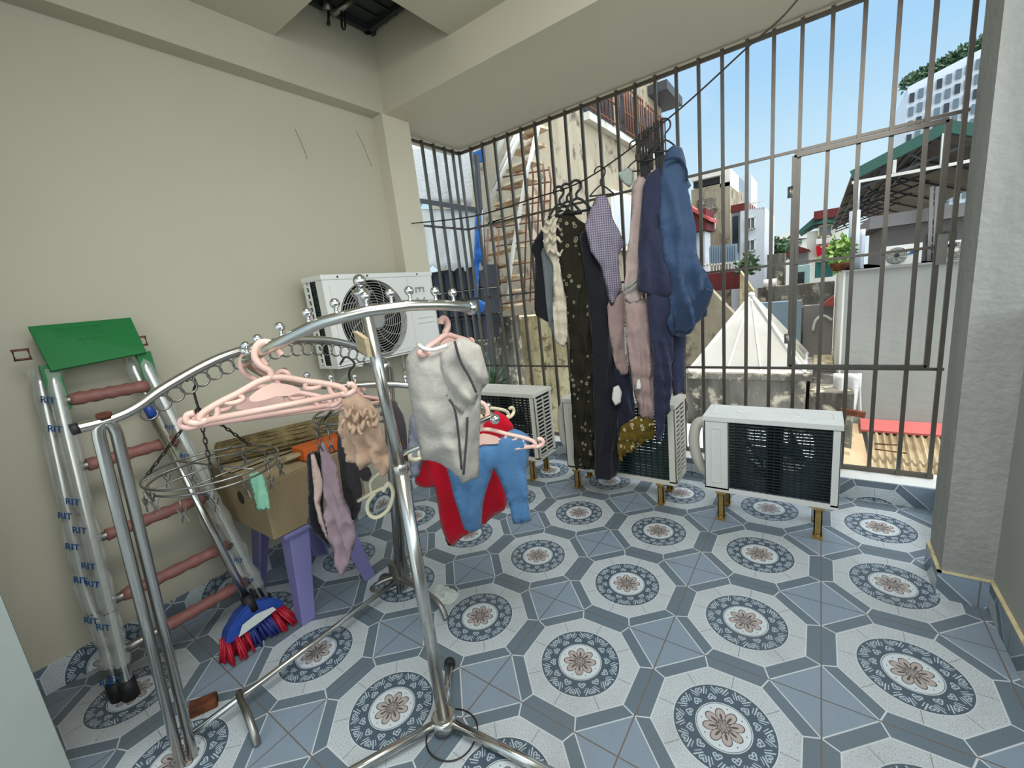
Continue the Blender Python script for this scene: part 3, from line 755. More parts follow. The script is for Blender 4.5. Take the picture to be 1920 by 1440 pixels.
# green folding platform and its latches
P0, P1, P2, P3 = ax(52, 612, -3.5), ax(245, 595, -3.5), ax(275, 660, -3.30), ax(95, 695, -3.30)
nrm = np.cross(P1-P0, P3-P0); nrm /= np.linalg.norm(nrm)
pf = MB().prism([P0, P1, P2, P3], nrm*.03).build('platform', MT['green'], ld, bevel=.004)
e = MB()
for k in range(4):
    a = P0+(P3-P0)*(.12+.06*k); b = P1+(P2-P1)*(.12+.06*k); e.bar(a+(b-a)*.2-nrm*.002, a+(b-a)*.66-nrm*.002, .008, .006, nrm)
e.build('pressed_rib', MT['green'], pf)
for (c_, sgn) in ((ax(42, 665, -3.42), -1), (ax(262, 640, -3.42), 1)):
    l = arr((0, sgn*.09, 0)); u_ = arr((.0, 0, .035))
    MB().tube([c_-u_-l*.4, c_+u_-l*.4, c_+u_+l*.5, c_-u_+l*.5], .012, 8, True).build('latch', MT['rust_steel'], ld)
for (ya, yb) in LY:
    a = lad(ya, yb, 2.5); MB().box(a-arr((.03, .05, .2)), a+arr((.03, .05, .16))).build('hinge_plate', MT['green'], ld)
# blue printed marks on the film: the lettering seen along the rails
def text_mesh(name, body, size, mat, parent, pos, xdir, ydir, extrude=.001):
    cu = bpy.data.curves.new(name, 'FONT'); cu.body = body; cu.size = size*U; cu.extrude = extrude; cu.align_x = 'CENTER'; cu.align_y = 'CENTER'
    tmp = bpy.data.objects.new('tmp', cu); COL.objects.link(tmp)
    dg = bpy.context.evaluated_depsgraph_get(); me = bpy.data.meshes.new_from_object(tmp.evaluated_get(dg))
    bpy.data.objects.remove(tmp); me.materials.clear(); me.materials.append(mat)
    xd = arr(xdir)/np.linalg.norm(xdir); yd = arr(ydir); yd = yd-xd*np.dot(xd, yd); yd /= np.linalg.norm(yd); zd = np.cross(xd, yd)
    po = arr(parent['_o']) if '_o' in parent else arr(parent.parent['_o'])
    Mx = Matrix([[xd[0], yd[0], zd[0], (pos[0]-po[0])*U], [xd[1], yd[1], zd[1], (pos[1]-po[1])*U], [xd[2], yd[2], zd[2], (pos[2]-po[2])*U], [0, 0, 0, 1]])
    me.transform(Mx); o = bpy.data.objects.new(name, me); COL.objects.link(o); o.parent = parent; return o
vx = arr((RT[0], RT[1], 0)); fwd = arr((FW[0], FW[1], 0))
def mark(y2, z, off, size=.075):
    p = lad(*y2, z, off) - fwd/np.linalg.norm(fwd)*.075
    text_mesh('print', 'RIT', size, MT['blue_print'], ld, p, vx+arr((0, 0, -.25)), arr((0, 0, 1)))
for z in (2.40, 2.18, 1.62, 1.40, 1.12, .98, .64, .22): mark(LY[0], z, 0)
for z in (1.52, 1.28, 1.02): mark(LY[0], z, .09)
for z in (.70, .2): mark(LY[0], z, .085)
for z in (1.98, 1.7, 1.3, .62, .4): mark(LY[1], z, 0, .06)
text_mesh('embossing', 'TTP', .09, MT['green'], pf, (P0+P1+P2+P3)/4-nrm*.0, P1-P0, P0-P3, .004)

# ================================================================ BROOM
br = thing('broom', 'long-handled broom with blue head and red and blue bristles standing beside the ladder', 'broom', (-2.5, -1.18, 0))
B0, B1 = az(430, 1258), az(565, 1163)
hd_l, hd_r = ax(425, 1205, -2.60), ax(500, 1130, -2.66)
hc = ax(470, 1135, -2.68); ht = ax(277, 762, -3.26)
MB().tube([hc, ht], .032, 12).build('handle', MT['steel'], br)
MB().tube([ht+(hc-ht)*-.02, ht+(hc-ht)*.05], .037, 12).build('grip', MT['blue_pl'], br)
hb = [ax(*p, x) for p, x in (((424, 1212), -2.56), ((428, 1185), -2.58), ((448, 1150), -2.62), ((470, 1128), -2.66), ((510, 1120), -2.66), ((528, 1124), -2.64), ((534, 1137), -2.62), ((480, 1178), -2.58))]
off = arr((-.16, .0, -.05))
head = MB().prism(hb, off).build('head', MT['blue_pl'], br, bevel=.012)
lab = [ax(*p, -2.555) for p in ((448, 1195), (455, 1172), (480, 1152), (512, 1138), (518, 1143), (492, 1163))]
MB().prism(lab, (-.012, 0, -.004)).build('label', MT['paper'], head)
MB().tube([hc+(ht-hc)*-.03, hc+(ht-hc)*.05], .05, 12).build('socket', MT['black'], br)
T0, T1 = arr(hb[0]), arr(hb[6])
for i, (mat, lo, hi) in enumerate((('bristle_r', 0, .36), ('bristle_b', .36, .72), ('bristle_r', .72, 1.0))):
    m = MB()
    for k in range(46):
        q = random.uniform(lo, hi); dp = random.uniform(-.12, 0)
        a = T0+(T1-T0)*q+arr((dp, 0, .02)); b = B0+(B1-B0)*q+arr((dp*1.4+random.uniform(-.03, .03), random.uniform(-.03, .03), random.uniform(.004, .03)))
        m.tube([a, (a+b)/2+arr((.01, 0, 0)), b], .011, 5)
    m.build('bristles', MT[mat], br)

# ================================================================ STOOL, CARTON AND WHAT LIES ON IT
SX0, SX1, SY0, SY1, SZ = -3.42, -2.40, -.90, -.08, .90
st = thing('plastic_stool', 'purple plastic stool standing by the cream wall under the cardboard carton', 'stool', ((SX0+SX1)/2, (SY0+SY1)/2, 0))
MB().box((SX0+.06, SY0+.05, SZ-.06), (SX1-.06, SY1-.05, SZ)).build('seat', MT['purple'], st, bevel=.02)
for (x, y, sx_, sy_) in ((SX1, SY0, 1, -1), (SX0, SY0, -1, -1), (SX1, SY1, 1, 1), (SX0, SY1, -1, 1)):
    m = MB(); w0, w1 = .20, .13
    def Lp(z, w):
        f_ = .12*z/SZ; xx, yy = x-sx_*f_, y-sy_*f_
        return [(xx, yy, z), (xx-sx_*w, yy, z), (xx-sx_*w, yy-sy_*.03, z), (xx-sx_*.03, yy-sy_*.03, z), (xx-sx_*.03, yy-sy_*w, z), (xx, yy-sy_*w, z)]
    a, b = Lp(0, w1), Lp(SZ-.03, w0)
    m.add(a+b, [(0, 1, 2, 3), (0, 3, 4, 5), (6, 9, 8, 7), (6, 11, 10, 9)]+[(i, (i+1) % 6, 6+(i+1) % 6, 6+i) for i in range(6)])
    m.build('leg', MT['purple'], st, bevel=.012)
BX0, BX1, BY0, BY1, BZ0, BZ1 = -3.56, -2.45, -.94, .02, .905, 1.44
bx = thing('cardboard_carton', 'worn brown cardboard carton resting on the purple stool', 'box', ((BX0+BX1)/2, (BY0+BY1)/2, BZ0))
cb = MB(); n_ = 10
def wob(x, y, z): return (x+.012*math.sin(z*9+y*5), y+.012*math.sin(x*7+z*6), z)
cb.box((BX0, BY0, BZ0), (BX1, BY1, BZ1))
cb.build('body', MT['card'], bx, bevel=.012)
fl = MB()
fl.prism([(BX1, BY0, BZ1+.002), (BX1, BY1, BZ1+.002), (BX1-.5, BY1, BZ1+.012), (BX1-.52, BY0, BZ1+.012)], (0, 0, .012))
fl.prism([(BX0, BY0, BZ1+.002), (BX0+.54, BY0, BZ1+.02), (BX0+.54, BY1, BZ1+.02), (BX0, BY1, BZ1+.002)], (0, 0, .012))
fl.build('flap', MT['card_tan'], bx)
hh = MB(); hh.lathe((-2.95, BY0-.006, 1.22), [(.06, 0), (.065, .004), (.05, .008)], 16, (0, 1, 0)); hh.build('hand_hole', MT['dark_metal'], bx)
tr = MB()
for i in range(26):
    y = BY0+.05+i*.034; tr.bar((BX1+.002, y, BZ0+.03), (BX1+.002, y, BZ1-.03), .008, .004, (1, 0, 0))
tr.build('ribbing', MT['card'], bx)
# rolled straw mat
ms = MB(); n_ = 26
A_, B_ = arr((-3.42, -.88, BZ1+.13)), arr((-2.62, .30, BZ1+.20))
ms.tube([A_+(B_-A_)*t for t in np.linspace(0, 1, n_)], [.10+.012*math.sin(i*1.3) for i in range(n_)], 14)
for k in range(14):
    a = 2*PI*k/14; o_ = arr((.075*math.cos(a), -.05*math.cos(a), .1*math.sin(a)))
    ms.tube([A_+o_, (A_+B_)/2+o_*1.1, B_+o_], .016, 6)
tag(ms.build('straw_mat', MT['mat_straw']), 'rolled straw mat lying along the top of the cardboard carton', 'mat')
pk = MB()
for i in range(3):
    a = arr((-2.72+.05*i, -.62, BZ1+.05+.02*i)); b = arr((-2.50+.03*i, .25, BZ1+.10+.02*i)); pk.bar(a, b, .06, .03)
tag(pk.build('wooden_slats', MT['card_tan']), 'bundle of thin wooden slats on the carton beside the straw mat', 'wood')
oc = MB(); oc.prism([(-2.72, -.50, BZ1+.03), (-2.50, -.50, BZ1+.03), (-2.46, -.10, BZ1+.03), (-2.68, -.06, BZ1+.03)], (0, 0, .12))
tag(oc.build('orange_carton', MT['orange'], bevel=.006), 'small bright orange carton lying on top of the brown carton', 'box')

# ================================================================ FLOOR ODDMENTS
rb = MB(); a, b = az(358, 1340), az(410, 1315); d = (b-a)/np.linalg.norm(b-a); s_ = np.cross(d, arr((0, 0, 1)))*.06
rb.prism([a-s_, b-s_*.7, b+s_, a+s_*.9], (0, 0, .07))
tag(rb.build('rusty_block', MT['rust'], bevel=.01), 'small rusty reddish brown block on the floor by the rack foot', 'block')
m = MB(); c0 = az(848, 1378)
m.tube([(c0[0]+.17*math.cos(t), c0[1]+.17*math.sin(t), .012+.006*math.sin(3*t)) for t in np.linspace(0, 2*PI, 40, endpoint=False)], .005, 5, True)
tag(m.build('wire_ring', MT['dark_metal']), 'thin loop of wire on the tiles around the foot of the spiral stand', 'wire')
m = MB(); c0 = az(832, 1117); vs = []; fs = []
for i in range(9):
    for j in range(7):
        u_, v_ = i/8-.5, j/6-.5
        vs.append((c0[0]+u_*.26*(1+.3*random.random()), c0[1]+v_*.16*(1+.4*random.random()), .008+.09*random.random()*(1-abs(2*u_))*(1-abs(2*v_)*.7)))
for i in range(8):
    for j in range(6): fs.append((i*7+j, i*7+j+1, (i+1)*7+j+1, (i+1)*7+j))
m.add(vs, fs); o = m.build('plastic_scrap', MT['paper']); tag(o, 'crumpled scrap of pale plastic wrapper on the tiles beside the pole', 'wrapper')
sd = o.modifiers.new('t', 'SOLIDIFY'); sd.thickness = .002

# ================================================================ PIPES UP IN THE ROOF OPENING
rf = thing('hanging_roof_fitting', 'grey metal fitting with hooks hanging in the dark roof opening', 'fitting', (-3.1, 1.55, HOLE))
def hp(px, py): return ap(px, py, (-3.0, 1.5, 6.1), arr((.59, -.8, 0)))
MB().tube([hp(622, 28), hp(662, -2)], .035, 8).build('pipe', MT['steel_dull'], rf)
MB().tube([hp(612, -6), hp(614, 22)], .05, 8).build('pipe', MT['steel_dull'], rf)
MB().tube(smooth_path([hp(640, 18), hp(641, 50), hp(647, 53), hp(646, 24)], 5), .012, 6).build('hook', MT['dark_metal'], rf)
MB().tube([hp(616, 22), hp(616, 45)], .014, 6).ball(hp(616, 44), .025, 8, 6).build('hook', MT['dark_metal'], rf)
MB().tube([hp(645, 0), arr(hp(645, 0))*arr((1, 1, 0))+arr((0, 0, HOLE))], .02, 6).build('rod', MT['dark_metal'], rf)

# ================================================================ CLOTH AND HANGERS
def cdt_outline(P, g):
    """triangulated inside of a closed 2-D outline with an even net of inner points"""
    P = np.array(P); ed = []
    n = len(P)
    for i in range(n):
        a, b = P[i], P[(i+1) % n]; k = max(1, int(np.linalg.norm(b-a)/g))
        for j in range(k): ed.append(a+(b-a)*j/k)
    E_ = np.array(ed)
    lo, hi = E_.min(0), E_.max(0)
    xs = np.arange(lo[0]+g*.5, hi[0], g); zs = np.arange(lo[1]+g*.5, hi[1], g)
    inner = []
    for jz, z in enumerate(zs):
        for x in xs+(g*.5 if jz % 2 else 0): inner.append((x, z))
    I_ = np.array(inner) if inner else np.zeros((0, 2))
    if len(I_):
        x, z = I_[:, 0], I_[:, 1]; ins = np.zeros(len(I_), bool)
        for i in range(len(E_)):
            (x0, z0), (x1, z1) = E_[i], E_[(i+1) % len(E_)]
            c_ = ((z0 > z) != (z1 > z)) & (x < (x1-x0)*(z-z0)/((z1-z0) if abs(z1-z0) > 1e-12 else 1e-12)+x0); ins ^= c_
        d = np.sqrt(((I_[:, None, :]-E_[None])**2).sum(2)).min(1)
        I_ = I_[ins & (d > g*.55)]
    V = [Vector(p) for p in E_]+[Vector(p) for p in I_]
    r = geometry.delaunay_2d_cdt(V, [(i, (i+1) % len(E_)) for i in range(len(E_))], [], 1, 1e-7)
    return np.array([(v.x, v.y) for v in r[0]]), [tuple(f) for f in r[2]], E_
def yawn(deg):                              # horizontal normal turned deg from facing the camera
    a = math.atan2(-FW[1], -FW[0])+math.radians(deg); return arr((math.cos(a), math.sin(a), 0))
def cloth(name, mat, px, p0, yaw=0, thick=.06, amp=.02, lam=.16, g=.026, rnd=True, seed=0, slant=.25, parent=None, wfall=.045, grow=1.0, wr=1.0):
    """a hanging garment: outline seen on a vertical plane through p0, filled out to a front and a back sheet with folds"""
    n = yawn(yaw); s_ = arr((-n[1], n[0], 0)); p0 = arr(p0)
    pts = []
    for (x, y) in px:
        q = ap(x, y, p0, n); pts.append((np.dot(q-p0, s_), q[2]-p0[2]))
    if rnd: # rounded corners
        P = [arr(p) for p in pts]; out = []
        for i in range(len(P)):
            a, b = P[i], P[(i+1) % len(P)]; out += [a*.9+b*.1, a*.1+b*.9]
        pts = out
    V, F, E_ = cdt_outline(pts, g)
    d = np.sqrt(((V[:, None, :]-E_[None])**2).sum(2)).min(1)
    h = thick*.75*(1-np.exp(-d/wfall)); h[d < g*.2] = 0
    rs = np.random.RandomState(seed); top = V[:, 1].max(); H = max(1e-3, top-V[:, 1].min())
    fall = np.clip((top-V[:, 1])/H*1.3+.15, 0, 1)
    fold = np.zeros(len(V))
    for k in range(4):
        l_ = lam*(1+.6*k*rs.rand()); ph = rs.rand()*6.28; sl = slant*(rs.rand()-.5)*2
        fold += 1.25*amp/(1+.5*k)*(1-2*np.abs(np.sin(PI*(V[:, 0]+sl*V[:, 1]+.03*np.sin(V[:, 1]*5+ph))/l_+ph))**.8)
    fold += amp*.5*np.sin(2*PI*V[:, 1]/(lam*2.2)+rs.rand()*6+V[:, 0]*7)
    for k in range(5):                      # short creases at odd angles
        cx_, cz_ = V[rs.randint(len(V))]; an = rs.uniform(-.9, .9); ca, sa = math.cos(an), math.sin(an)
        p_ = (V[:, 0]-cx_)*ca+(V[:, 1]-cz_)*sa; q_ = -(V[:, 0]-cx_)*sa+(V[:, 1]-cz_)*ca
        fold += wr*amp*.9*np.exp(-(p_/.16)**2-(q_/.022)**2)*rs.choice([-1, 1])
    fold *= fall
    m = MB(); N = len(V)
    def pt(v, o): return p0+s_*v[0]+arr((0, 0, v[1]))+n*o
    on = h < 1e-6
    front = [pt(V[i], h[i]+fold[i]) for i in range(N)]; idx = list(range(N)); back = []
    vs = list(front)
    for i in range(N):
        if on[i]: back.append(i)
        else: back.append(len(vs)); vs.append(pt(V[i], -h[i]*.9+fold[i]))
    m.add(vs, [f for f in F]+[tuple(back[i] for i in reversed(f)) for f in F], True)
    o = m.build(name, mat, parent)
    return o

def hanger_frame(anchor, Lp, Rp):
    """vertical plane through the anchor in which the two bar ends seen are level"""
    best = None
    for y in np.linspace(-75, 75, 301):
        n = yawn(y); a, b = ap(*Lp, anchor, n), ap(*Rp, anchor, n)
        if abs(y) < 72:
            e = abs(a[2]-b[2])+.0004*abs(y)
            if best is None or e < best[0]: best = (e, y, a, b)
    return best[1:]
def plastic_hanger(label, mat, L, R, hook_h=.42, notch=True, group=None, name='clothes_hanger', yawh=0, r=.014):
    L, R = arr(L), arr(R); w_ = np.linalg.norm(R-L); Xd = (R-L)/w_; Zd = arr((0, 0, 1)); Zd = Zd-Xd*np.dot(Zd, Xd); Zd /= np.linalg.norm(Zd); C0 = (L+R)/2
    P = lambda x, z: C0+Xd*x*w_+Zd*z*w_
    t = thing(name, label, 'clothes hanger', P(0, 0), group)
    m = MB()
    m.tube([P(-.40, .015), P(.40, .015)], r, 8)
    for s_ in (-1, 1):
        m.tube(smooth_path([P(0, .215), P(s_*.08, .20), P(s_*.2, .15), P(s_*.30, .115), P(s_*.40, .07), P(s_*.43, .03), P(s_*.40, .015)], 5), r, 8)
        m.tube(smooth_path([P(s_*.40, .015), P(s_*.455, .01), P(s_*.495, .035), P(s_*.485, .07), P(s_*.45, .075)], 5), r, 8)
        if notch:
            m.tube(smooth_path([P(s_*.20, .15), P(s_*.185, .11), P(s_*.22, .095), P(s_*.27, .10), P(s_*.285, .125)], 5), r*.85, 7)
            m.tube(smooth_path([P(s_*.33, .10), P(s_*.335, .05), P(s_*.35, .02)], 4), r*.8, 7)
    m.build('frame', mat, t)
    ov = [P(.15*math.cos(a), .135+.045*math.sin(a)-.035*abs(math.cos(a))) for a in np.linspace(0, 2*PI, 24, endpoint=False)]
    nn = np.cross(Xd, Zd); MB().prism(ov, nn*.012).build('plate', mat, t)
    MB().tube(smooth_path([P(0, .21), P(0, .26), P(.04, .30), P(.065, .36), P(.045, .425), P(0, .45), P(-.05, .43), P(-.065, .38)] if hook_h > 0 else
                          [P(0, .21), P(0, .26), P(-.04, .30), P(-.065, .36), P(-.045, .425), P(0, .45), P(.05, .43), P(.07, .38), P(.085, .35)], 6), r*1.05, 8).build('hook', mat, t)
    return t
def wire_hanger(label, top, wdt, yaw, mat, drop=.30, group=None, r=.009, name='clothes_hanger'):
    """hanger whose hook passes over the line at top"""
    n = yawn(yaw); s_ = arr((-n[1], n[0], 0)); top = arr(top)
    P = lambda x, z: top+s_*x+arr((0, 0, z))
    t = thing(name, label, 'clothes hanger', P(0, -drop), group)
    MB().tube(smooth_path([P(-.06, -.05), P(-.055, -.005), P(-.02, .022), P(.02, .02), P(.05, -.01), P(.045, -.06), P(.0, -.11), P(0, -.16)], 6), r, 7).build('hook', mat, t)
    m = MB()
    for q in (-1, 1): m.tube(smooth_path([P(0, -.16), P(q*wdt*.2, -.19), P(q*wdt*.5, -drop)], 4), r, 7)
    m.tube([P(-wdt*.5, -drop), P(wdt*.5, -drop)], r, 7); m.build('shoulder_bar', mat, t)
    return t

# ---------------------------------------------------------------- pink hangers and clothes on the spiral stand
fa = ap(512, 700, (hel(.44)+hel(.36))/2, yawn(0))
def lvl(anchor, Lp, Rp):
    y, a, b = hanger_frame(anchor, Lp, Rp); return a, b
A1 = hel(.335); a1, b1 = lvl(A1, (352, 800), (668, 738)); plastic_hanger('pale pink plastic hanger hanging empty from the spiral arm, nearest of the three', MT['pink'], a1, b1, -1, group='empty pink hangers')
A2 = hel(.43); a2, b2 = lvl(A2, (340, 808), (640, 760)); plastic_hanger('dusty pink plastic hanger directly behind the nearest empty pink hanger', MT['pink_d'], a2, b2, -1, group='empty pink hangers')
A3 = hel(.50); a3, b3 = lvl(A3, (450, 790), (640, 765)); plastic_hanger('dusty pink hanger, innermost of the empty ones on the spiral arm', MT['pink_d'], a3, b3, -1, group='empty pink hangers')
# grey T-shirt on its pink hanger
T0_ = hel(.125)
a4, b4 = lvl(T0_-yawn(0)*.07, (788, 668), (886, 646)); plastic_hanger('pink hanger holding the heather grey T-shirt on the spiral arm', MT['pink_d'], a4, b4, 1, False)
def crop(pts, ox, oy, s): return [(ox+x/s, oy+y/s) for x, y in pts]
ts = cloth('t_shirt', MT['heather'], crop([(118, 335), (150, 352), (195, 352), (250, 330), (300, 318), (320, 303), (370, 318), (425, 340), (440, 395), (478, 522), (432, 568), (430, 640), (428, 850), (425, 1025), (338, 1018), (322, 990), (230, 955), (130, 918), (98, 760), (72, 600), (52, 420), (70, 378)], 740, 520, 2.667), T0_-arr((0, 0, .3)), 6, .085, .020, .20, .02, seed=3, slant=.5)
tag(ts, 'heather grey short-sleeved T-shirt turned inside out on a pink hanger', 'T-shirt')
nT = yawn(6)
slv = cloth('sleeve', MT['heather'], crop([(228, 385), (262, 350), (300, 318), (345, 304), (428, 340), (444, 400), (480, 524), (432, 570), (400, 640), (370, 692), (330, 672), (290, 640), (255, 590), (236, 520)], 740, 520, 2.667), T0_-arr((0, 0, .3))+nT*.055, 6, .045, .016, .12, .02, seed=4, slant=.9); slv.parent = ts
nb_ = MB(); nb_.tube(smooth_path([ap(740+x/2.667, 520+y/2.667, T0_-arr((0, 0, .3))+nT*.05, nT) for x, y in ((118, 336), (150, 358), (195, 362), (235, 350), (262, 340))], 5), .008, 6); nb_.build('neckband', MT['white_c'], ts)
def on_shirt(x, y, o): return ap(740+x/2.667, 520+y/2.667, T0_-arr((0, 0, .3))+nT*o, nT)
sm = MB()
for path in ([(272, 610), (300, 660), (318, 780), (335, 960)], [(300, 318), (330, 420), (375, 500), (408, 575)], [(364, 700), (360, 800), (345, 985)]):
    sm.tube(smooth_path([on_shirt(x, y, .098 if y < 600 else .07) for x, y in path], 5), .006, 5)
sm.build('seam', MT['char'], ts)
# lower arm: leggings, red shirt
LA = hel(.92)
a5, b5 = lvl(LA, (800, 862), (1020, 838)); plastic_hanger('pink hanger holding the blue leggings beside the far corner unit', MT['pink'], a5, b5, 1)
lg = cloth('leggings', MT['denim'], crop([(255, 850), (400, 850), (500, 830), (560, 775), (600, 758), (640, 772), (680, 800), (672, 900), (658, 960), (664, 1100), (686, 1222), (640, 1232), (594, 1248), (575, 1150), (556, 1095), (520, 1000), (494, 962), (470, 1030), (440, 1160), (434, 1268), (388, 1292), (344, 1268), (322, 1180), (296, 1100), (275, 1020), (255, 950)], 740, 520, 2.667), LA-arr((0, 0, .4)), 4, .055, .016, .12, .03, seed=5)
tag(lg, 'blue baby leggings folded over a pink hanger in front of the red shirt', 'leggings')
RA = hel(.86)
a6, b6 = lvl(RA-arr((.1, -.12, 0)), (770, 870), (965, 780))
plastic_hanger('cream plastic hanger inside the red shirt behind the grey T-shirt', MT['ivory'], a6, b6, 1, False)
rs_ = cloth('red_shirt', MT['red'], crop([(440, 710), (480, 690), (505, 665), (560, 695), (598, 745), (580, 800), (590, 850), (565, 950), (560, 1162), (440, 1240), (350, 1300), (262, 1362), (235, 1280), (215, 1160), (200, 1050), (150, 1060), (98, 1035), (108, 930), (118, 890), (300, 820)], 740, 520, 2.667), RA+arr((-.12, .16, -.35)), -6, .05, .018, .15, .035, seed=8)
tag(rs_, 'bright red shirt hanging behind the blue leggings and the grey T-shirt', 'shirt')
# beige romper, black garments and small things at the back of the stand
a7, b7 = lvl(hel(.66), (640, 770), (722, 752)); plastic_hanger('dusty pink hanger under the ruffled beige romper', MT['pink_d'], a7, b7, -1, False)
rp_ = cloth('romper', MT['beige'], crop([(735, 930), (770, 915), (850, 880), (885, 905), (935, 935), (985, 990), (1000, 1060), (1035, 1180), (1062, 1350), (1055, 1400), (1018, 1432), (975, 1400), (930, 1355), (880, 1372), (835, 1355), (788, 1310), (765, 1240), (740, 1130)], 420, 480, 3.43), hel(.62)+arr((.1, .0, -.4)), 0, .07, .026, .09, .025, seed=11, slant=1.2)
tag(rp_, 'ruffled beige baby romper hanging just left of the stand pole', 'romper')
rf_ = MB(); nR = yawn(0)
for k, (cx_, cy_) in enumerate(((790, 1000), (850, 1030), (900, 1080), (850, 1120), (930, 1010), (800, 1080), (960, 1060))):
    c3 = ap(420+cx_/3.43, 480+cy_/3.43, hel(.62)+arr((.1, 0, -.4))+nR*.085, nR); s3 = arr((-nR[1], nR[0], 0))
    rf_.tube([c3+s3*(t*.10-.05)+arr((0, 0, .03*math.sin(t*9+k)))+nR*.02*math.sin(t*14+k) for t in np.linspace(0, 1, 12)], [.003+.012*math.sin(PI*t) for t in np.linspace(0, 1, 12)], 7)
rf_.build('ruffle', MT['beige'], rp_)
bk_ = cloth('charcoal_shirt', MT['char'], crop([(1062, 945), (1090, 935), (1112, 958), (1150, 1020), (1172, 1100), (1182, 1250), (1180, 1370), (1165, 1422), (1125, 1415), (1095, 1380), (1070, 1200)], 420, 480, 3.43), hel(.84)+arr((0, 0, -.3)), 0, .05, .016, .1, .03, seed=12)
tag(bk_, 'charcoal shirt hanging directly behind the stand pole', 'shirt')
gb = cloth('bluish_shirt', MT['greyblue'], crop([(1188, 1050), (1205, 1010), (1260, 990), (1290, 1100), (1280, 1300), (1250, 1432), (1215, 1430), (1190, 1380), (1180, 1200)], 420, 480, 3.43), hel(.86)+arr((.05, .1, -.3)), 0, .05, .014, .1, .03, seed=13)
tag(gb, 'bluish grey shirt showing just left of the grey T-shirt hem', 'shirt')
for q, lbl, (px_, py_) in ((.84, 'pink hanger on the back of the spiral arm holding the charcoal shirt', (732, 800)), (.86, 'pink hanger on the back of the spiral arm holding the bluish grey shirt', (770, 800))):
    c3 = hel(q)-arr((0, 0, .32)); s3 = arr((RT[0], RT[1], 0))*.16
    plastic_hanger(lbl, MT['pink_d'], c3-s3, c3+s3, 1, False, r=.010)

# ---------------------------------------------------------------- clip hangers below the arched rack
def clip(parent, c, yaw, mat, sc=1.0, open_=.05):
    n = yawn(yaw); s_ = arr((-n[1], n[0], 0)); c = arr(c); m = MB()
    for q in (-1, 1):
        m.bar(c+s_*q*.004+arr((0, 0, .0)), c+s_*q*(.012+open_)*sc+arr((0, 0, .06*sc)), .018*sc, .008*sc); m.bar(c+s_*q*.004, c+s_*q*.022*sc-arr((0, 0, .06*sc)), .018*sc, .008*sc)
    m.tube([c+s_*.012*math.cos(a)*sc+arr((0, 0, .012*math.sin(a)*sc)) for a in np.linspace(0, 2*PI, 10, endpoint=False)], .005*sc, 5, True)
    m.tube([c+arr((0, 0, .05*sc)), c+arr((0, 0, .13*sc))], .004, 5)
    return m.build('clip', mat, parent)
def chain(m, a, b, r=.014, sag=0):
    a, b = arr(a), arr(b); L = np.linalg.norm(b-a); n = max(3, int(L/.045)); d = (b-a)/L
    u_ = np.cross(d, arr((.3, .8, .2))); u_ /= np.linalg.norm(u_); v_ = np.cross(d, u_)
    for i in range(n):
        c = a+(b-a)*(i+.5)/n-arr((0, 0, sag*math.sin(PI*(i+.5)/n))); w_ = u_ if i % 2 else v_
        m.tube([c+d*.03*math.cos(t)+w_*r*math.sin(t) for t in np.linspace(0, 2*PI, 8, endpoint=False)], .005, 4, True)
def clip_hanger(label, centre, rx, ry, yaw, hook, nclips, bars=3):
    n = yawn(yaw); s_ = arr((-n[1], n[0], 0)); c = arr(centre)
    t = thing('clip_hanger', label, 'clip hanger', c)
    P = lambda a, k=1: c+s_*rx*k*math.cos(a)+n*ry*k*math.sin(a)
    m = MB()
    for k, dz in ((1, 0), (.96, -.05)): m.tube([P(a, k)+arr((0, 0, dz)) for a in np.linspace(0, 2*PI, 40, endpoint=False)], .008, 6, True)
    for i in range(bars):
        x = -.6+1.2*i/max(1, bars-1); y = math.sqrt(1-x*x)
        m.tube([c+s_*rx*x+n*ry*y, c+s_*rx*x-n*ry*y], .006, 5)
    m.tube([P(0), P(PI)], .007, 5); m.build('ring_frame', MT['steel_dull'], t)
    ch = MB(); hk = arr(hook)
    for a in (.6, 2.5, 4.4): chain(ch, P(a), hk, .010)
    ch.build('chain', MT['dark_metal'], t)
    MB().tube(smooth_path([hk, hk+arr((0, 0, .12)), hk+s_*.05+arr((0, 0, .18)), hk+arr((0, 0, .24)), hk-s_*.05+arr((0, 0, .19))], 5), .008, 6).build('hook', MT['dark_metal'], t)
    for i in range(nclips):
        a = 2*PI*i/nclips+.2; clip(t, P(a)-arr((0, 0, .12+.03*(i % 3))), yaw+20*(i % 4), MT['steel_dull'], .8, .02)
    return t
cA = ap(400, 872, (-2.05, -1.25, 1.9), yawn(0)); hA = ap(372, 765, (-2.0, -1.3, 2.3), yawn(0))
clip_hanger('round wire clip hanger with empty clips over the cardboard carton', cA, .46, .40, -25, hA+arr((0, .0, 0)), 14)
cB = ap(668, 770, (-1.35, -.55, 2.1), yawn(0)); hB = cB+arr((0, 0, .17))
clip_hanger('fan-shaped wire clip hanger beside the pole carrying the mauve camisole', cB, .30, .34, 20, hB, 12, 5)
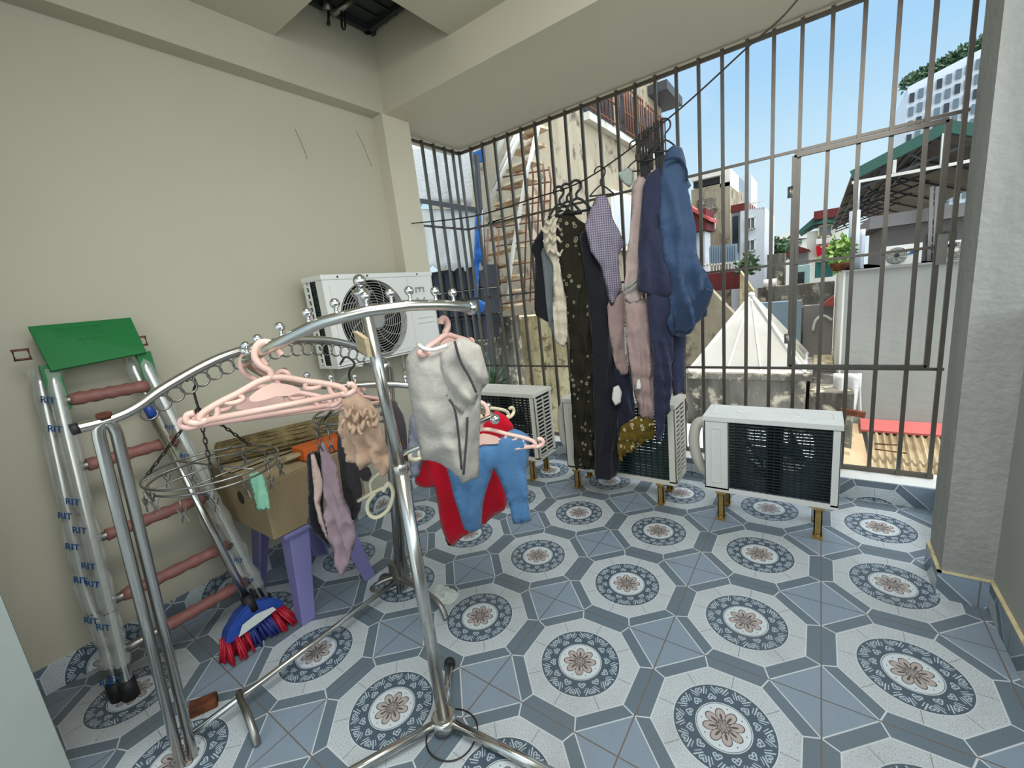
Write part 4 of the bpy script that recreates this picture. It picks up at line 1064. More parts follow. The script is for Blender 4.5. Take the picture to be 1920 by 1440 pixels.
# clothes pegged to it
def crop4(p): return crop(p, 300, 680, 3.273)
pM = cB+arr((-.08, -.12, -.3))
o = cloth('camisole', MT['mauve'], crop4([(985, 480), (1012, 500), (1032, 545), (1095, 655), (1085, 680), (1110, 780), (1130, 850), (1165, 930), (1192, 985), (1196, 1095), (1172, 1180), (1150, 1255), (1130, 1300), (1085, 1320), (1070, 1250), (1058, 1180), (1030, 1085), (1005, 960), (1000, 830), (985, 640), (978, 520)]), pM, 0, .035, .018, .09, .022, seed=21); tag(o, 'mauve camisole pegged below the clip hanger, lowest of the small clothes', 'camisole')
o = cloth('strappy_top', MT['palepink'], crop4([(922, 535), (940, 540), (960, 600), (1000, 740), (990, 800), (975, 880), (1000, 960), (1025, 1060), (1015, 1090), (985, 1040), (962, 960), (940, 885), (945, 780), (930, 660)]), pM+arr((-.05, .02, 0)), 0, .025, .01, .08, .02, seed=22); tag(o, 'narrow pale pink strappy top pegged left of the mauve camisole', 'top')
o = cloth('black_vest', MT['blackc'], crop4([(898, 570), (925, 550), (985, 540), (990, 700), (1000, 900), (1036, 1130), (1010, 1128), (965, 1060), (930, 1050), (892, 992), (912, 900), (905, 760)]), pM+arr((-.12, .08, 0)), 0, .03, .012, .09, .022, seed=23); tag(o, 'black vest pegged behind the pale pink strappy top', 'vest')
o = cloth('dark_shorts', MT['char'], crop4([(1085, 400), (1105, 390), (1180, 620), (1280, 650), (1300, 690), (1270, 740), (1220, 700), (1238, 880), (1190, 980), (1150, 900), (1115, 780), (1090, 600)]), pM+arr((.02, .18, 0)), 0, .03, .012, .1, .025, seed=24); tag(o, 'dark charcoal garment hanging between the camisole and the beige romper', 'garment')
o = cloth('mint_cloth', MT['mint'], crop4([(540, 688), (560, 680), (600, 668), (622, 680), (640, 712), (660, 810), (672, 902), (620, 908), (578, 908), (562, 800)]), ap(487, 915, (-2.25, -1.05, 1.75), yawn(0)), 0, .012, .006, .1, .02, seed=25); tag(o, 'small mint green cloth pegged in front of the cardboard carton', 'cloth')
# white plastic clip rack hanging low
wr = thing('loop_hanger', 'ivory plastic loop hanger dangling low beside the pole', 'hanger', ap(705, 930, (-1.1, -.3, 1.2), yawn(0)))
w0 = ap(705, 930, (-1.1, -.45, 1.2), yawn(0)); nW = yawn(0)
def wp(x, y): return ap(300+x/3.273, 680+y/3.273, w0, nW)
MB().tube(smooth_path([wp(1370, 790), wp(1400, 740), wp(1430, 800), wp(1400, 900), wp(1330, 950), wp(1280, 925), wp(1275, 860), wp(1320, 800)], 6), .016, 8).build('loop', MT['ivory'], wr)
MB().tube([wp(1215, 850), wp(1300, 800), wp(1400, 755)], .014, 8).build('bar', MT['ivory'], wr)
MB().tube(smooth_path([wp(1300, 800), wp(1290, 740), wp(1330, 690), wp(1385, 660)], 5), .01, 6).build('strap', MT['ivory'], wr)

# ================================================================ CLOTHESLINE AND THE WASHING ON IT
LYy = 2.2
lp = [ay(1495, 0, LYy), ay(1400, 90, LYy), ay(1250, 225, LYy), ay(1100, 335, LYy), ay(1000, 372, LYy)]
lx_ = [p[0] for p in lp][::-1]; lz_ = [p[2] for p in lp][::-1]
pts = [(-3.46, LYy, 3.97), (-2.3, LYy, 3.85)]+[tuple(p) for p in lp[::-1]]+[(1.75, LYy, SOF)]
ln = tag(MB().tube(smooth_path(pts, 6), .008, 6).build('clothesline', MT['dark_metal']), 'thin wire clothesline slanting up across the open side to the beam', 'clothesline')
def onl(px):                                 # point of the line seen above image column px
    xs = np.interp(px, [1000, 1100, 1250, 1400, 1495], lx_); zs = np.interp(xs, lx_, lz_); return arr((xs, LYy, zs))
def hung(name, mat, pts, hpx, label, cat, yaw=0, back=0.0, **k):
    p = onl(hpx)-yawn(0)*back-arr((0, 0, .6)); o = cloth(name, mat, pts, p, yaw, **k); tag(o, label, cat, None); return o
WG = 'washing on the clothesline'
BLK = MT['black']
for hpx, yw, lbl in ((1050, 10, 'black plastic hanger farthest left on the clothesline'), (1064, 0, 'black plastic hanger second from the left end of the washing'), (1081, -8, 'black plastic hanger right beside the dark floral dress shoulder')):
    p = onl(hpx); wire_hanger(lbl, p, .30, yw, BLK, .30, 'black hangers on the clothesline', .014)
for hpx, lbl in ((1128, 'thin hanger over the purple gingham shirt'), (1196, 'thin wire hanger over the dusty rose shirt'), (1226, 'thin wire hanger above the navy shirt'), (1247, 'dark wire hanger carrying the blue rain cape')):
    wire_hanger(lbl, onl(hpx), .26, 0, MT['dark_metal'], .26, 'wire hangers on the clothesline', .008)
for i, hpx in enumerate((1206, 1211, 1216, 1221, 1232, 1238)):
    p = onl(hpx); t = thing('clothes_peg', 'dark spring clothes peg in the tight cluster on the line over the navy shirt', 'clothes peg', p-arr((0, 0, .2)), 'dark clothes pegs')
    m = MB()
    for q in (-1, 1): m.bar(p+arr((q*.018, 0, .05)), p+arr((q*.008+.006*(i % 2), .01*(i % 3), -.34-.03*(i % 3))), .02, .016)
    m.build('jaw', MT['dark_metal'] if i % 2 else BLK, t)
# left cluster, far to near
hung('black_t_shirt', MT['blackc'], [(994, 466), (1008, 440), (1040, 402), (1052, 392), (1068, 400), (1062, 470), (1048, 500), (1046, 640), (1034, 608), (1002, 590), (1004, 486)], 1044, 'black T-shirt hanging farthest left on the clothesline', 'T-shirt', back=.12, thick=.05, seed=31)
hung('grey_shirt', MT['midgrey'], [(1014, 470), (1050, 430), (1060, 470), (1054, 640), (1040, 634), (1028, 608), (1020, 520)], 1048, 'grey shirt between the black T-shirt and the cream ruffled blouse', 'shirt', back=.06, thick=.05, seed=32)
cb_ = hung('ruffled_blouse', MT['cream'], [(1018, 425), (1036, 402), (1060, 395), (1074, 420), (1066, 480), (1064, 560), (1066, 640), (1058, 652), (1040, 640), (1036, 580), (1038, 500), (1020, 465)], 1054, 'cream ruffled blouse beside the dark floral dress', 'blouse', thick=.06, amp=.022, lam=.07, seed=33)
rm = MB(); nL = yawn(0); pc = onl(1054)-arr((0, 0, .6))+nL*.07
for k, (x, y) in enumerate(((1022, 432), (1030, 415), (1040, 430), (1028, 450), (1044, 450), (1034, 470), (1046, 474))):
    c3 = ap(x, y, pc, nL); s3 = arr((-nL[1], nL[0], 0))
    rm.tube([c3+s3*(t*.12-.06)+arr((0, 0, .03*math.sin(t*8+k)))+nL*.02*math.sin(t*15+k) for t in np.linspace(0, 1, 12)], [.004+.016*math.sin(PI*t) for t in np.linspace(0, 1, 12)], 7)
rm.build('ruffle', MT['cream'], cb_)
hung('floral_dress', MT['floral_dark'], [(1042, 420), (1050, 402), (1068, 392), (1085, 412), (1100, 420), (1112, 450), (1124, 520), (1130, 600), (1126, 720), (1122, 884), (1096, 878), (1078, 882), (1072, 760), (1068, 640), (1062, 560), (1050, 500), (1044, 460)], 1064, 'long dark floral dress reaching almost to the tiles', 'dress', thick=.07, amp=.024, lam=.12, seed=34)
hung('long_trousers', MT['blackc'], [(1086, 440), (1110, 420), (1126, 470), (1142, 560), (1146, 640), (1166, 722), (1156, 735), (1162, 800), (1160, 880), (1156, 896), (1138, 902), (1116, 900), (1114, 800), (1110, 640), (1098, 520)], 1082, 'long black trousers hanging lowest, right of the dark floral dress', 'trousers', thick=.07, amp=.02, lam=.16, seed=35)
hung('navy_trousers', MT['navy_d'], [(1150, 690), (1172, 660), (1186, 720), (1196, 790), (1184, 830), (1164, 858), (1158, 800), (1160, 740)], 1110, 'dark navy trousers seen behind the black trousers near the olive skirt', 'trousers', back=.05, thick=.05, seed=36)
hung('mauve_trousers', MT['rose'], [(1138, 570), (1170, 540), (1176, 620), (1178, 700), (1164, 706), (1152, 680), (1142, 620)], 1114, 'dusty mauve trousers hanging under the purple gingham shirt', 'trousers', thick=.05, seed=37)
hung('white_lining', MT['white_c'], [(1169, 545), (1173, 545), (1178, 690), (1174, 698), (1171, 640)], 1117, 'narrow strip of white lining hanging beside the mauve trousers', 'cloth', thick=.02, amp=.004, g=.02)
hung('gingham_shirt', MT['gingham'], [(1118, 368), (1134, 360), (1144, 385), (1150, 410), (1172, 456), (1160, 482), (1166, 540), (1156, 560), (1146, 576), (1138, 540), (1128, 500), (1108, 472), (1096, 424), (1106, 395)], 1128, 'purple gingham short-sleeved shirt in the middle of the clothesline', 'shirt', thick=.06, amp=.018, lam=.12, seed=38)
hung('pale_glove', MT['white_c'], [(1150, 726), (1160, 722), (1166, 735), (1164, 755), (1154, 762), (1147, 748)], 1116, 'small pale glove-shaped cloth showing against the black trousers', 'cloth', thick=.03, amp=.003, g=.02)
# right cluster
hung('olive_floral_skirt', MT['floral_olive'], [(1164, 800), (1196, 780), (1224, 776), (1230, 800), (1226, 826), (1200, 838), (1184, 850), (1160, 868), (1158, 840)], 1165, 'olive floral skirt whose hem shows under the dusty rose trousers', 'skirt', thick=.06, amp=.03, lam=.07, seed=41)
rt_ = hung('rose_trousers', MT['rose'], [(1170, 560), (1218, 560), (1226, 640), (1230, 700), (1230, 790), (1200, 782), (1190, 730), (1180, 680), (1174, 620)], 1180, 'dusty rose trousers hanging left of the navy trousers', 'trousers', thick=.06, amp=.022, lam=.10, seed=42)
rs2 = hung('rose_shirt', MT['rose_pale'], [(1186, 345), (1204, 320), (1222, 320), (1224, 420), (1212, 500), (1206, 560), (1186, 572), (1170, 560), (1168, 540), (1176, 480), (1182, 420)], 1192, 'dusty rose shirt with a pale green collar and striped sleeve', 'shirt', thick=.07, amp=.018, seed=43)
pR = onl(1192)-arr((0, 0, .6))
c_ = cloth('collar', MT['sage'], [(1158, 324), (1180, 313), (1188, 322), (1186, 345), (1180, 352), (1166, 340)], pR+yawn(0)*.02, 0, .03, .004, g=.02, parent=None); c_.parent = rs2
st_ = MB()
for dy in (0, 9):
    st_.tube([ap(x, y+dy, pR+yawn(0)*.06, yawn(0)) for x, y in ((1169, 540), (1182, 533), (1196, 522))], .010, 5)
st_.build('stripe', MT['sage'], rs2)
wt_ = hung('white_tag', MT['white_c'], [(1198, 706), (1203, 722), (1202, 732), (1192, 730), (1194, 715)], 1188, 'x', 'x', back=-.06, thick=.02, amp=.002, g=.02)  # loose white tag of cloth, made a child of the rose trousers
wt_.parent = rt_; del wt_['label'], wt_['category']
hung('navy_trousers', MT['navy'], [(1212, 545), (1262, 548), (1264, 640), (1262, 700), (1258, 760), (1250, 800), (1244, 832), (1232, 826), (1230, 760), (1226, 690), (1218, 620)], 1216, 'navy trousers hanging below the navy shirt', 'trousers', thick=.06, amp=.026, lam=.09, seed=44)
hung('navy_towel', MT['navy'], [(1254, 600), (1288, 600), (1287, 735), (1262, 742), (1258, 690)], 1216, 'flat navy cloth hanging under the blue rain cape', 'towel', back=.08, thick=.03, amp=.012, rnd=False, seed=45)
hung('navy_shirt', MT['navy'], [(1206, 350), (1216, 326), (1236, 312), (1250, 330), (1252, 420), (1262, 500), (1266, 556), (1230, 556), (1196, 546), (1198, 470), (1202, 400)], 1228, 'navy short-sleeved shirt between the rose shirt and the blue rain cape', 'shirt', thick=.08, amp=.016, seed=46)
co = hung('rain_cape', MT['coat'], [(1250, 282), (1262, 272), (1280, 276), (1288, 300), (1294, 332), (1300, 346), (1292, 354), (1300, 385), (1310, 440), (1324, 500), (1341, 544), (1334, 570), (1318, 604), (1300, 622), (1282, 634), (1262, 628), (1252, 604), (1262, 580), (1258, 550), (1244, 470), (1236, 400), (1238, 340), (1244, 304)], 1247, 'blue nylon rain cape hanging at the right end of the washing', 'raincoat', thick=.11, amp=.042, lam=.17, seed=47, slant=.3, wfall=.08)
pC = onl(1247)-arr((0, 0, .6)); nC = yawn(0)
inn = cloth('lining', MT['coat_in'], [(1262, 596), (1304, 562), (1322, 538), (1338, 545), (1330, 570), (1312, 602), (1284, 624), (1266, 622)], pC+nC*.085, 0, .008, .002, g=.025, rnd=False, wr=0); inn.parent = co
hd = MB(); hd.tube(smooth_path([ap(x, y, pC+nC*.09, nC) for x, y in ((1247, 300), (1262, 296), (1276, 300), (1286, 318), (1288, 340))], 5), .014, 6); hd.build('hood_seam', MT['coat_in'], co)

# ================================================================ THE NEIGHBOURHOOD BEYOND THE GRILLE
def rect(px0, py0, px1, py1, y):
    mx_, my_ = (px0+px1)/2, (py0+py1)/2
    return ay(px0, my_, y)[0], ay(px1, my_, y)[0], ay(mx_, py1, y)[2], ay(mx_, py0, y)[2]
def fbox(m, px0, py0, px1, py1, y, dep, zb=None):
    x0, x1, z0, z1 = rect(px0, py0, px1, py1, y)
    m.box((x0, y, z0 if zb is None else zb), (x1, y+dep, z1)); return (x0, x1, z0, z1)
def solo(name, label, cat, mat, fn, group=None, bevel=0):
    m = MB(); fn(m); return tag(m.build(name, mat, bevel=bevel), label, cat, group)
def windows(parent, rects, y, frame=MT['ext_white'], glass=MT['glass'], dep=.12):
    for r in rects:
        x0, x1, z0, z1 = rect(*r, y); k = max(.02, (x1-x0)*.08); m = MB()
        m.box((x0, y-dep, z0), (x0+k, y+.02, z1)); m.box((x1-k, y-dep, z0), (x1, y+.02, z1)); m.box((x0, y-dep, z0), (x1, y+.02, z0+k)); m.box((x0, y-dep, z1-k), (x1, y+.02, z1)); m.box(((x0+x1)/2-k/2, y-dep, z0), ((x0+x1)/2+k/2, y+.02, z1))
        f = m.build('window', frame, parent); MB().box((x0, y-dep*.4, z0), (x1, y-dep*.2, z1)).build('pane', glass, f)
def foliage(m, c, rad, n, leaf, seed=0, up=.3):
    rs = np.random.RandomState(seed)
    for i in range(n):
        v = rs.normal(size=3); v /= np.linalg.norm(v); p = arr(c)+v*arr(rad)*rs.uniform(.35, 1)
        d = rs.normal(size=3)+arr((0, 0, up)); d /= np.linalg.norm(d); w_ = np.cross(d, rs.normal(size=3)); w_ /= np.linalg.norm(w_)
        m.add([p, p+d*leaf*.5+w_*leaf*.3, p+d*leaf, p+d*leaf*.5-w_*leaf*.3], [(0, 1, 2, 3)])
struct(MB().box((-30, 4.6, -3.2), (40, 70, -2.6)).build('ground', MT['ext_conc']))

# ---- cream building on the left
XB = -5.5
nb = thing('apartment_building', 'tall weathered cream building on the left with barred upper balcony', 'building', (XB-2, 14, -2.6))
y0b, y1b = ax(1003, 500, XB)[1], ax(1243, 300, XB)[1]
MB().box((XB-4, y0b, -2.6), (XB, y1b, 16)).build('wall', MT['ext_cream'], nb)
def onb(px, py, o=0): return ax(px, py, XB+o)
a, b = onb(1092, 212), onb(1240, 305)
m = MB(); m.box((XB-.2, a[1], a[2]-.25), (XB+.25, y1b+.1, a[2])); m.build('balcony_slab', MT['ext_white'], nb)
for (p, q, h) in ((1092, 1150, 1.9), (1158, 1195, 1.9), (1200, 1236, 1.9)):
    ya, yb = onb(p, 215)[1], onb(q, 250)[1]
    f = MB().box((XB, ya, a[2]+.1), (XB+.05, yb, a[2]+h)).build('window', MT['glass_d'], nb)
    m = MB()
    for k in range(9): y = ya+(yb-ya)*k/8; m.tube([(XB+.3, y, a[2]), (XB+.3, y, a[2]+h)], .035, 5)
    for z in (.1, .8, 1.8): m.tube([(XB+.3, ya, a[2]+z), (XB+.3, yb, a[2]+z)], .04, 5)
    m.build('window_bars', MT['rust_steel'], f)
MB().box((XB-.5, onb(1215, 200)[1], a[2]+2.6), (XB+.9, y1b+.6, a[2]+3.0)).build('canopy', MT['truss'], nb)
ya, yb = onb(1142, 400)[1], onb(1180, 400)[1]; z0, z1 = onb(1160, 470)[2], onb(1160, 362)[2]
f = MB().box((XB, ya, z0), (XB+.12, yb, z1)).build('window', MT['ext_white'], nb)
MB().box((XB+.12, ya+.25, z0+.25), (XB+.14, yb-.25, z1-.25)).build('pane', MT['ext_ltgrey'], f)

# ---- steel stair
sr = thing('steel_staircase', 'old beige steel staircase with white stringers against the left building', 'staircase', ay(940, 640, 6.4))
def ys(px, py, y=6.4): return ay(px, py, y)
for i in range(6):
    q = i/5; x0, x1 = 945-42*q+30, 1008-30*q+ -6; yy = 250+165*q
    a, b = ys(x0-18, yy+6), ys(x1, yy-14)
    m = MB(); m.prism([a, b, b+arr((.1, .5, 0)), a+arr((.1, .5, 0))], (0, 0, .06)); m.build('tread', MT['tan_steel'], sr)
for i in range(9):
    yy = 415+28*i; a, b = ys(902+3*math.sin(i), yy+10), ys(965-i*2, yy-8)
    m = MB(); m.prism([a, b, b+arr((.1, .5, 0)), a+arr((.1, .5, 0))], (0, 0, .05)); m.build('tread', MT['tan_steel'], sr)
for pth in ([(985, 232), (945, 320), (905, 410)], [(1012, 225), (985, 340), (962, 470), (950, 560)], [(978, 232), (925, 350)], [(908, 250), (885, 300)], [(950, 232), (930, 300)]):
    MB().tube([ys(*p) for p in pth], .055, 6).build('stringer', MT['ext_white'], sr)
m = MB()
for k in range(5):
    x = 985+11*k; m.tube([ys(x, 300+k*3), ys(x+4, 330+k*2), ys(x-2, 560+k*6)], .022, 5)
for yy in (322, 345, 380, 415, 450, 490, 520, 560): m.tube([ys(930, yy+12), ys(1030, yy-4)], .02, 5)
for x in (915, 935): m.tube([ys(x, 430), ys(x-4, 640)], .022, 5)
m.build('rail_cage', MT['rust_steel'], sr)
solo('blue_sign', 'small blue and white panel hanging beside the steel staircase', 'sign', MT['blue_cloth'], lambda m: fbox(m, 887, 282, 908, 305, 6.3, .05))

# ---- tarpaulin shelter with dark crates
ts_ = thing('tarpaulin_shelter', 'shelter of white tarpaulin and beams beyond the left end of the grille', 'shelter', ay(840, 620, 5.2))
m = MB(); n_ = 16
def tarp(x0, x1, ya, yb, y, nx=18, nz=10, amp=.05):
    vs = []; fs = []
    for i in range(nx+1):
        for j in range(nz+1):
            px = x0+(x1-x0)*i/nx; py = ya+(yb-ya)*j/nz+(6*math.sin(i*1.9) if j == nz else 0); p = ay(px, py, y); p[1] += amp*math.sin(i*1.4+j*.3)*(j/nz+.2); vs.append(p)
    for i in range(nx):
        for j in range(nz): fs.append((i*(nz+1)+j, i*(nz+1)+j+1, (i+1)*(nz+1)+j+1, (i+1)*(nz+1)+j))
    mm = MB().add(vs, fs, True); return mm
o = tarp(760, 885, 270, 382, 5.4, amp=.02).build('upper_sheet', MT['tarp'], ts_); sd = o.modifiers.new('t', 'SOLIDIFY'); sd.thickness = .01
o = tarp(770, 905, 392, 503, 5.1).build('lower_sheet', MT['tarp'], ts_); sd = o.modifiers.new('t', 'SOLIDIFY'); sd.thickness = .01
m = MB(); m.bar(ay(760, 372, 5.05), ay(902, 395, 5.05), .1); m.build('beam', MT['truss'], ts_)
m = MB(); q_ = ay(902, 640, 5.3); m.bar(ay(893, 290, 5.3), (q_[0], 5.3, -2.6), .08); m.build('post', MT['truss'], ts_)
for k, (x0, ya, x1, yb) in enumerate(((790, 505, 900, 548), (800, 548, 904, 596), (812, 596, 906, 640))):
    x0_, x1_, z0_, z1_ = rect(x0, ya, x1, yb, 5.6); t = thing('crate', ('dark crate on top of the stack under the tarpaulin', 'dark crate in the middle of the stack under the tarpaulin', 'dark crate at the bottom of the stack under the tarpaulin')[k], 'crate', ((x0_+x1_)/2, 5.9, z0_), 'dark crates under the tarpaulin')
    m = MB(); m.box((x0_, 5.6, z0_+.02), (x1_, 6.4, z1_)); m.build('body', MT['crate'], t)
    m = MB()
    for q in range(6): m.bar((x0_+(x1_-x0_)*q/5, 5.585, z0_+.02), (x0_+(x1_-x0_)*q/5, 5.585, z1_), .04, .03)
    m.bar((x0_, 5.58, z1_-.05), (x1_, 5.58, z1_-.05), .05, .04); m.build('slat', MT['blackc'], t)
o = cloth('blue_cloth', MT['blue_cloth'], [(891, 396), (901, 398), (908, 480), (905, 500), (899, 490), (896, 560), (910, 568), (906, 585), (890, 592), (888, 500)], ay(900, 500, 4.98), 0, .04, .02, g=.05, seed=51); tag(o, 'bright blue cloth hanging at the corner of the tarpaulin shelter', 'cloth')

solo('bounce_slab', 'added pale slab just outside the grille, bouncing sunlight behind the coil', 'roof', MT['ext_ltgrey'], lambda m: m.box((-2.4, 4.05, -.9), (1.75, 6.9, -.35)))  # added slab: brightens the coil gaps and bounces light up
# ---- sunlit low wall, concrete post, yucca
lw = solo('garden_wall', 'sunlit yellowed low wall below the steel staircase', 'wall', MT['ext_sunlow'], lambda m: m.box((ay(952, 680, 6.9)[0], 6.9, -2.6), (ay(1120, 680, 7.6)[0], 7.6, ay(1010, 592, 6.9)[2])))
solo('concrete_post', 'stubby grey concrete post beside the spiky plant', 'post', MT['ext_conc'], lambda m: m.box((ay(935, 650, 6.2)[0], 6.2, -2.6), (ay(962, 650, 6.2)[0], 6.6, ay(948, 594, 6.2)[2])))
solo('brown_wall', 'brownish boundary wall behind the crates and the spiky plant', 'wall', MT['ext_conc'], lambda m: m.box((ay(800, 660, 6.7)[0], 6.7, -2.6), (ay(945, 660, 6.7)[0], 7.0, ay(880, 640, 6.7)[2])))
yc = thing('spiky_plant', 'spiky green potted plant at the foot of the grille on the left', 'plant', ay(925, 760, 5.0))
m = MB(); c0 = ay(925, 725, 5.0)
for k in range(46):
    a = 2*PI*k*.381; e_ = random.uniform(.1, 1.2); l_ = random.uniform(.5, .85); d = arr((math.cos(a)*math.cos(e_), math.sin(a)*math.cos(e_)*.6, math.sin(e_)))
    s_ = np.cross(d, arr((0, 0, 1))); s_ /= np.linalg.norm(s_); s_ *= .028; b = c0+d*l_*.55; e2 = c0+d*l_-arr((0, 0, .12*l_*math.cos(e_)))
    m.add([c0-s_*.6, c0+s_*.6, b+s_, e2, b-s_], [(0, 1, 2, 3, 4)])
m.build('leaves', MT['leaf_d'], yc)
MB().lathe(c0-arr((0, 0, .5)), [(.16, 0), (.22, .4), (.24, .42), (.24, .48)], 16).build('pot', MT['ext_conc'], yc)
MB().box((c0[0]-.4, 4.7, -2.6), (c0[0]+.4, 5.3, c0[2]-.5)).build('plinth', MT['ext_conc'], yc)

# ---- skylight pyramid on its concrete box
def poly_mat():
    m, bs = new_mat('frosted_panel'); bs.inputs['Base Color'].default_value = lin((226, 222, 208)); bs.inputs['Roughness'].default_value = .35
    setc(bs, mixc(ramp(noise(1.3, 5), [(.4, (0, 0, 0, 1)), (.7, (1, 1, 1, 1))]), lin((176, 174, 166)), lin((150, 142, 126)))); return m
MT['poly'] = poly_mat()
sk = thing('roof_skylight', 'pyramid skylight of pale panels on a mossy concrete box', 'skylight', ay(1405, 760, 7.0))
xl, xr = ay(1286, 690, 7.2)[0], ay(1518, 690, 7.2)[0]; zt = ay(1400, 700, 7.0)[2]
MB().box((xl+.05, 7.05, -2.6), (xr-.05, 9.4, zt-.1)).build('concrete_box', MT['ext_conc'], sk)
MB().box((xl-.05, 6.95, zt-.12), (xr+.05, 9.5, zt)).build('coping', MT['ext_conc'], sk)
ap_x = ay(1405, 556, 8.2); apx = arr(((xl+xr)/2+.03, 8.2, ap_x[2]))
cs = [arr((xl+.08, 7.12, zt)), arr((xr-.08, 7.12, zt)), arr((xr-.08, 9.3, zt)), arr((xl+.08, 9.3, zt))]
for i in range(4):
    a, b = cs[i], cs[(i+1) % 4]; nn = np.cross(b-a, apx-a); nn /= np.linalg.norm(nn)
    p = MB().prism([a, b, apx], -nn*.02).build('panel', MT['poly'], sk)
    m = MB()
    for t in (.36, .66): m.bar(a+(b-a)*t+nn*.01, apx+nn*.01, .03, .02, nn)
    m.bar(a+nn*.01, b+nn*.01, .05, .03, nn); m.build('glazing_bar', MT['ext_white'], p)
m = MB()
for c_ in cs: m.bar(c_, apx+arr((0, 0, .02)), .06)
m.ball(apx+arr((0, 0, .03)), .07, 8, 6); m.build('ridge', MT['ext_white'], sk)

# ---- grey building on the right with its roof house and canopy
gb_ = thing('grey_building', 'grey rendered building on the right carrying a roof house under a big canopy', 'building', ay(1690, 800, 8))
X0, X1 = ay(1581, 600, 8)[0], 6.0; ZT = ay(1680, 498, 8)[2]
MB().box((X0, 8, -2.6), (X1, 13, ZT)).build('wall', MT['ext_grey'], gb_)
MB().box((X0-.03, 8.0, -2.6), (X0, 12.4, ZT-.02)).build('side_wall', MT['ext_white'], gb_)
MB().box((X0-.06, 7.95, ZT-.03), (X1, 13, ZT)).build('coping', MT['ext_dgrey'], gb_)
x0, x1, z0, z1 = rect(1655, 412, 1860, 500, 9.6)
MB().box((x0, 9.6, ZT), (x1+2, 12.8, z1)).build('roof_house', MT['ext_dgrey'], gb_)
m = MB(); xa = ay(1648, 415, 9.3)[0]; m.box((xa-.15, 9.2, z1-.02), (x1+2, 12.8, z1+.22)); m.build('roof_slab', MT['ext_dgrey'], gb_)
m = MB(); m.box(*[(ay(1737, 490, 9.58)[0], 9.55, ZT), (ay(1775, 440, 9.58)[0], 9.62, ay(1755, 436, 9.58)[2])]); m.build('doorway', MT['glass_d'], gb_)
m = MB(); m.box((ay(1770, 450, 9.58)[0], 9.54, ay(1780, 458, 9.58)[2]), (ay(1792, 450, 9.58)[0], 9.6, ay(1780, 434, 9.58)[2])); m.build('window', MT['glass_d'], gb_)
# canopy: a gable end seen from below
yc0, yc1 = 8.6, 27
E0, E1, E2 = ay(1597, 330, yc0), ay(1776, 238, yc0), ay(2000, 268, yc0)
cn = MB()
for a, b in ((E0, E1), (E1, E2)): cn.prism([a, b, b+arr((0, yc1-yc0, 0)), a+arr((0, yc1-yc0, 0))], (0, 0, .05))
cp = cn.build('canopy_sheet', MT['underroof'], gb_)
m = MB()
for a, b in ((E0, E1), (E1, E2)): m.bar(a-arr((0, .04, 0)), b-arr((0, .04, 0)), .05, .18)
m.build('fascia', MT['green_edge'], cp)
m = MB()
for k in range(7):
    yk = yc0+.1+k*2.6
    a = arr((E0[0], yk, E0[2]-.06)); b = arr((E1[0], yk, E1[2]-.06)); c_ = arr((E2[0], yk, E2[2]-.06)); a2 = arr((E0[0]+.1, yk, E0[2]-.25)); 
    m.bar(a, b, .05); m.bar(b, c_, .05); tb = arr((E2[0], yk, E0[2]-.1+.55)); m.bar(a2, tb, .045)
    for t in (.3, .6, .9):
        p = a2+(tb-a2)*t*.62; q = a+(b-a)*t; m.bar(p, q, .03)
for t in (.15, .4, .65, .9):
    p = E0+(E1-E0)*t-arr((0, 0, .08)); m.bar(p, p+arr((0, yc1-yc0, 0)), .05)
m.build('truss', MT['truss'], gb_)
m = MB(); m.bar(ay(1597, 343, 8.55), ay(1850, 296, 8.55), .05); m.bar(ay(1676, 325, 8.55), ay(1678, 300, 8.55), .05); m.bar(ay(1768, 310, 8.55), ay(1772, 250, 8.55), .08); m.build('tie_bar', MT['ext_white'], gb_)
MB().tube([ay(1603, 395, 8.4), ay(1600, 515, 8.4)], .085, 10).tube([ay(1607, 342, 8.45), ay(1605, 395, 8.4)], .05, 8).build('drain_pipe', MT['pvc'], gb_)
MB().tube(smooth_path([ay(1616, 430, 8.5), ay(1612, 500, 8.5), ay(1618, 512, 8.5), ay(1630, 514, 8.5)], 4), .06, 8).build('drain_pipe', MT['pvc'], gb_)
m = MB(); m.bar(ay(1747, 350, 9.0), ay(1741, 498, 9.0), .05); m.bar(ay(1757, 350, 9.0), ay(1751, 498, 9.0), .05)
for yy in range(360, 495, 16): m.bar(ay(1746, yy, 9), ay(1756, yy, 9), .03)
m.build('ladder', MT['ext_dgrey'], gb_)
def small_unit(label, r, y, hub):
    x0, x1, z0, z1 = rect(*r, y); z0 = ZT; t = thing('air_conditioner', label, 'air conditioner', ((x0+x1)/2, y+.2, z0), 'air conditioner units on the grey building')
    fx, fz, rr = x0+(x1-x0)*.36, (z0+z1)/2, (z1-z0)*.40
    c_ = MB(); c_.box((x0, y+.02, z0), (x1, y+.45, z1)); plate_with_hole(c_, x0, x1, z0, z1, y, fx, fz, rr, 28); c_.build('casing', MT['ac_white'], t)
    MB().lathe((fx, y+.012, fz), [(rr, 0), (rr*.9, .004)], 28, (0, 1, 0)).build('fan', MT['fan'], t)
    guard_rings(fx, fz, y-.01, rr, 6, 8, .012, .5, 24).build('fan_guard', MT['guard'], t)
    MB().lathe((fx, y-.03, fz), [(rr*.25, 0), (rr*.2, .02)], 16, (0, 1, 0)).build('guard_badge', hub, t)
    return t, (x0, x1, z0, z1)
t, (x0, x1, z0, z1) = small_unit('white air conditioner unit on the grey wall top with a blue mark', (1656, 459, 1728, 503), 8.3, MT['fan'])
lgm = MB(); ux = x0+(x1-x0)*.80; uz = z1-.14
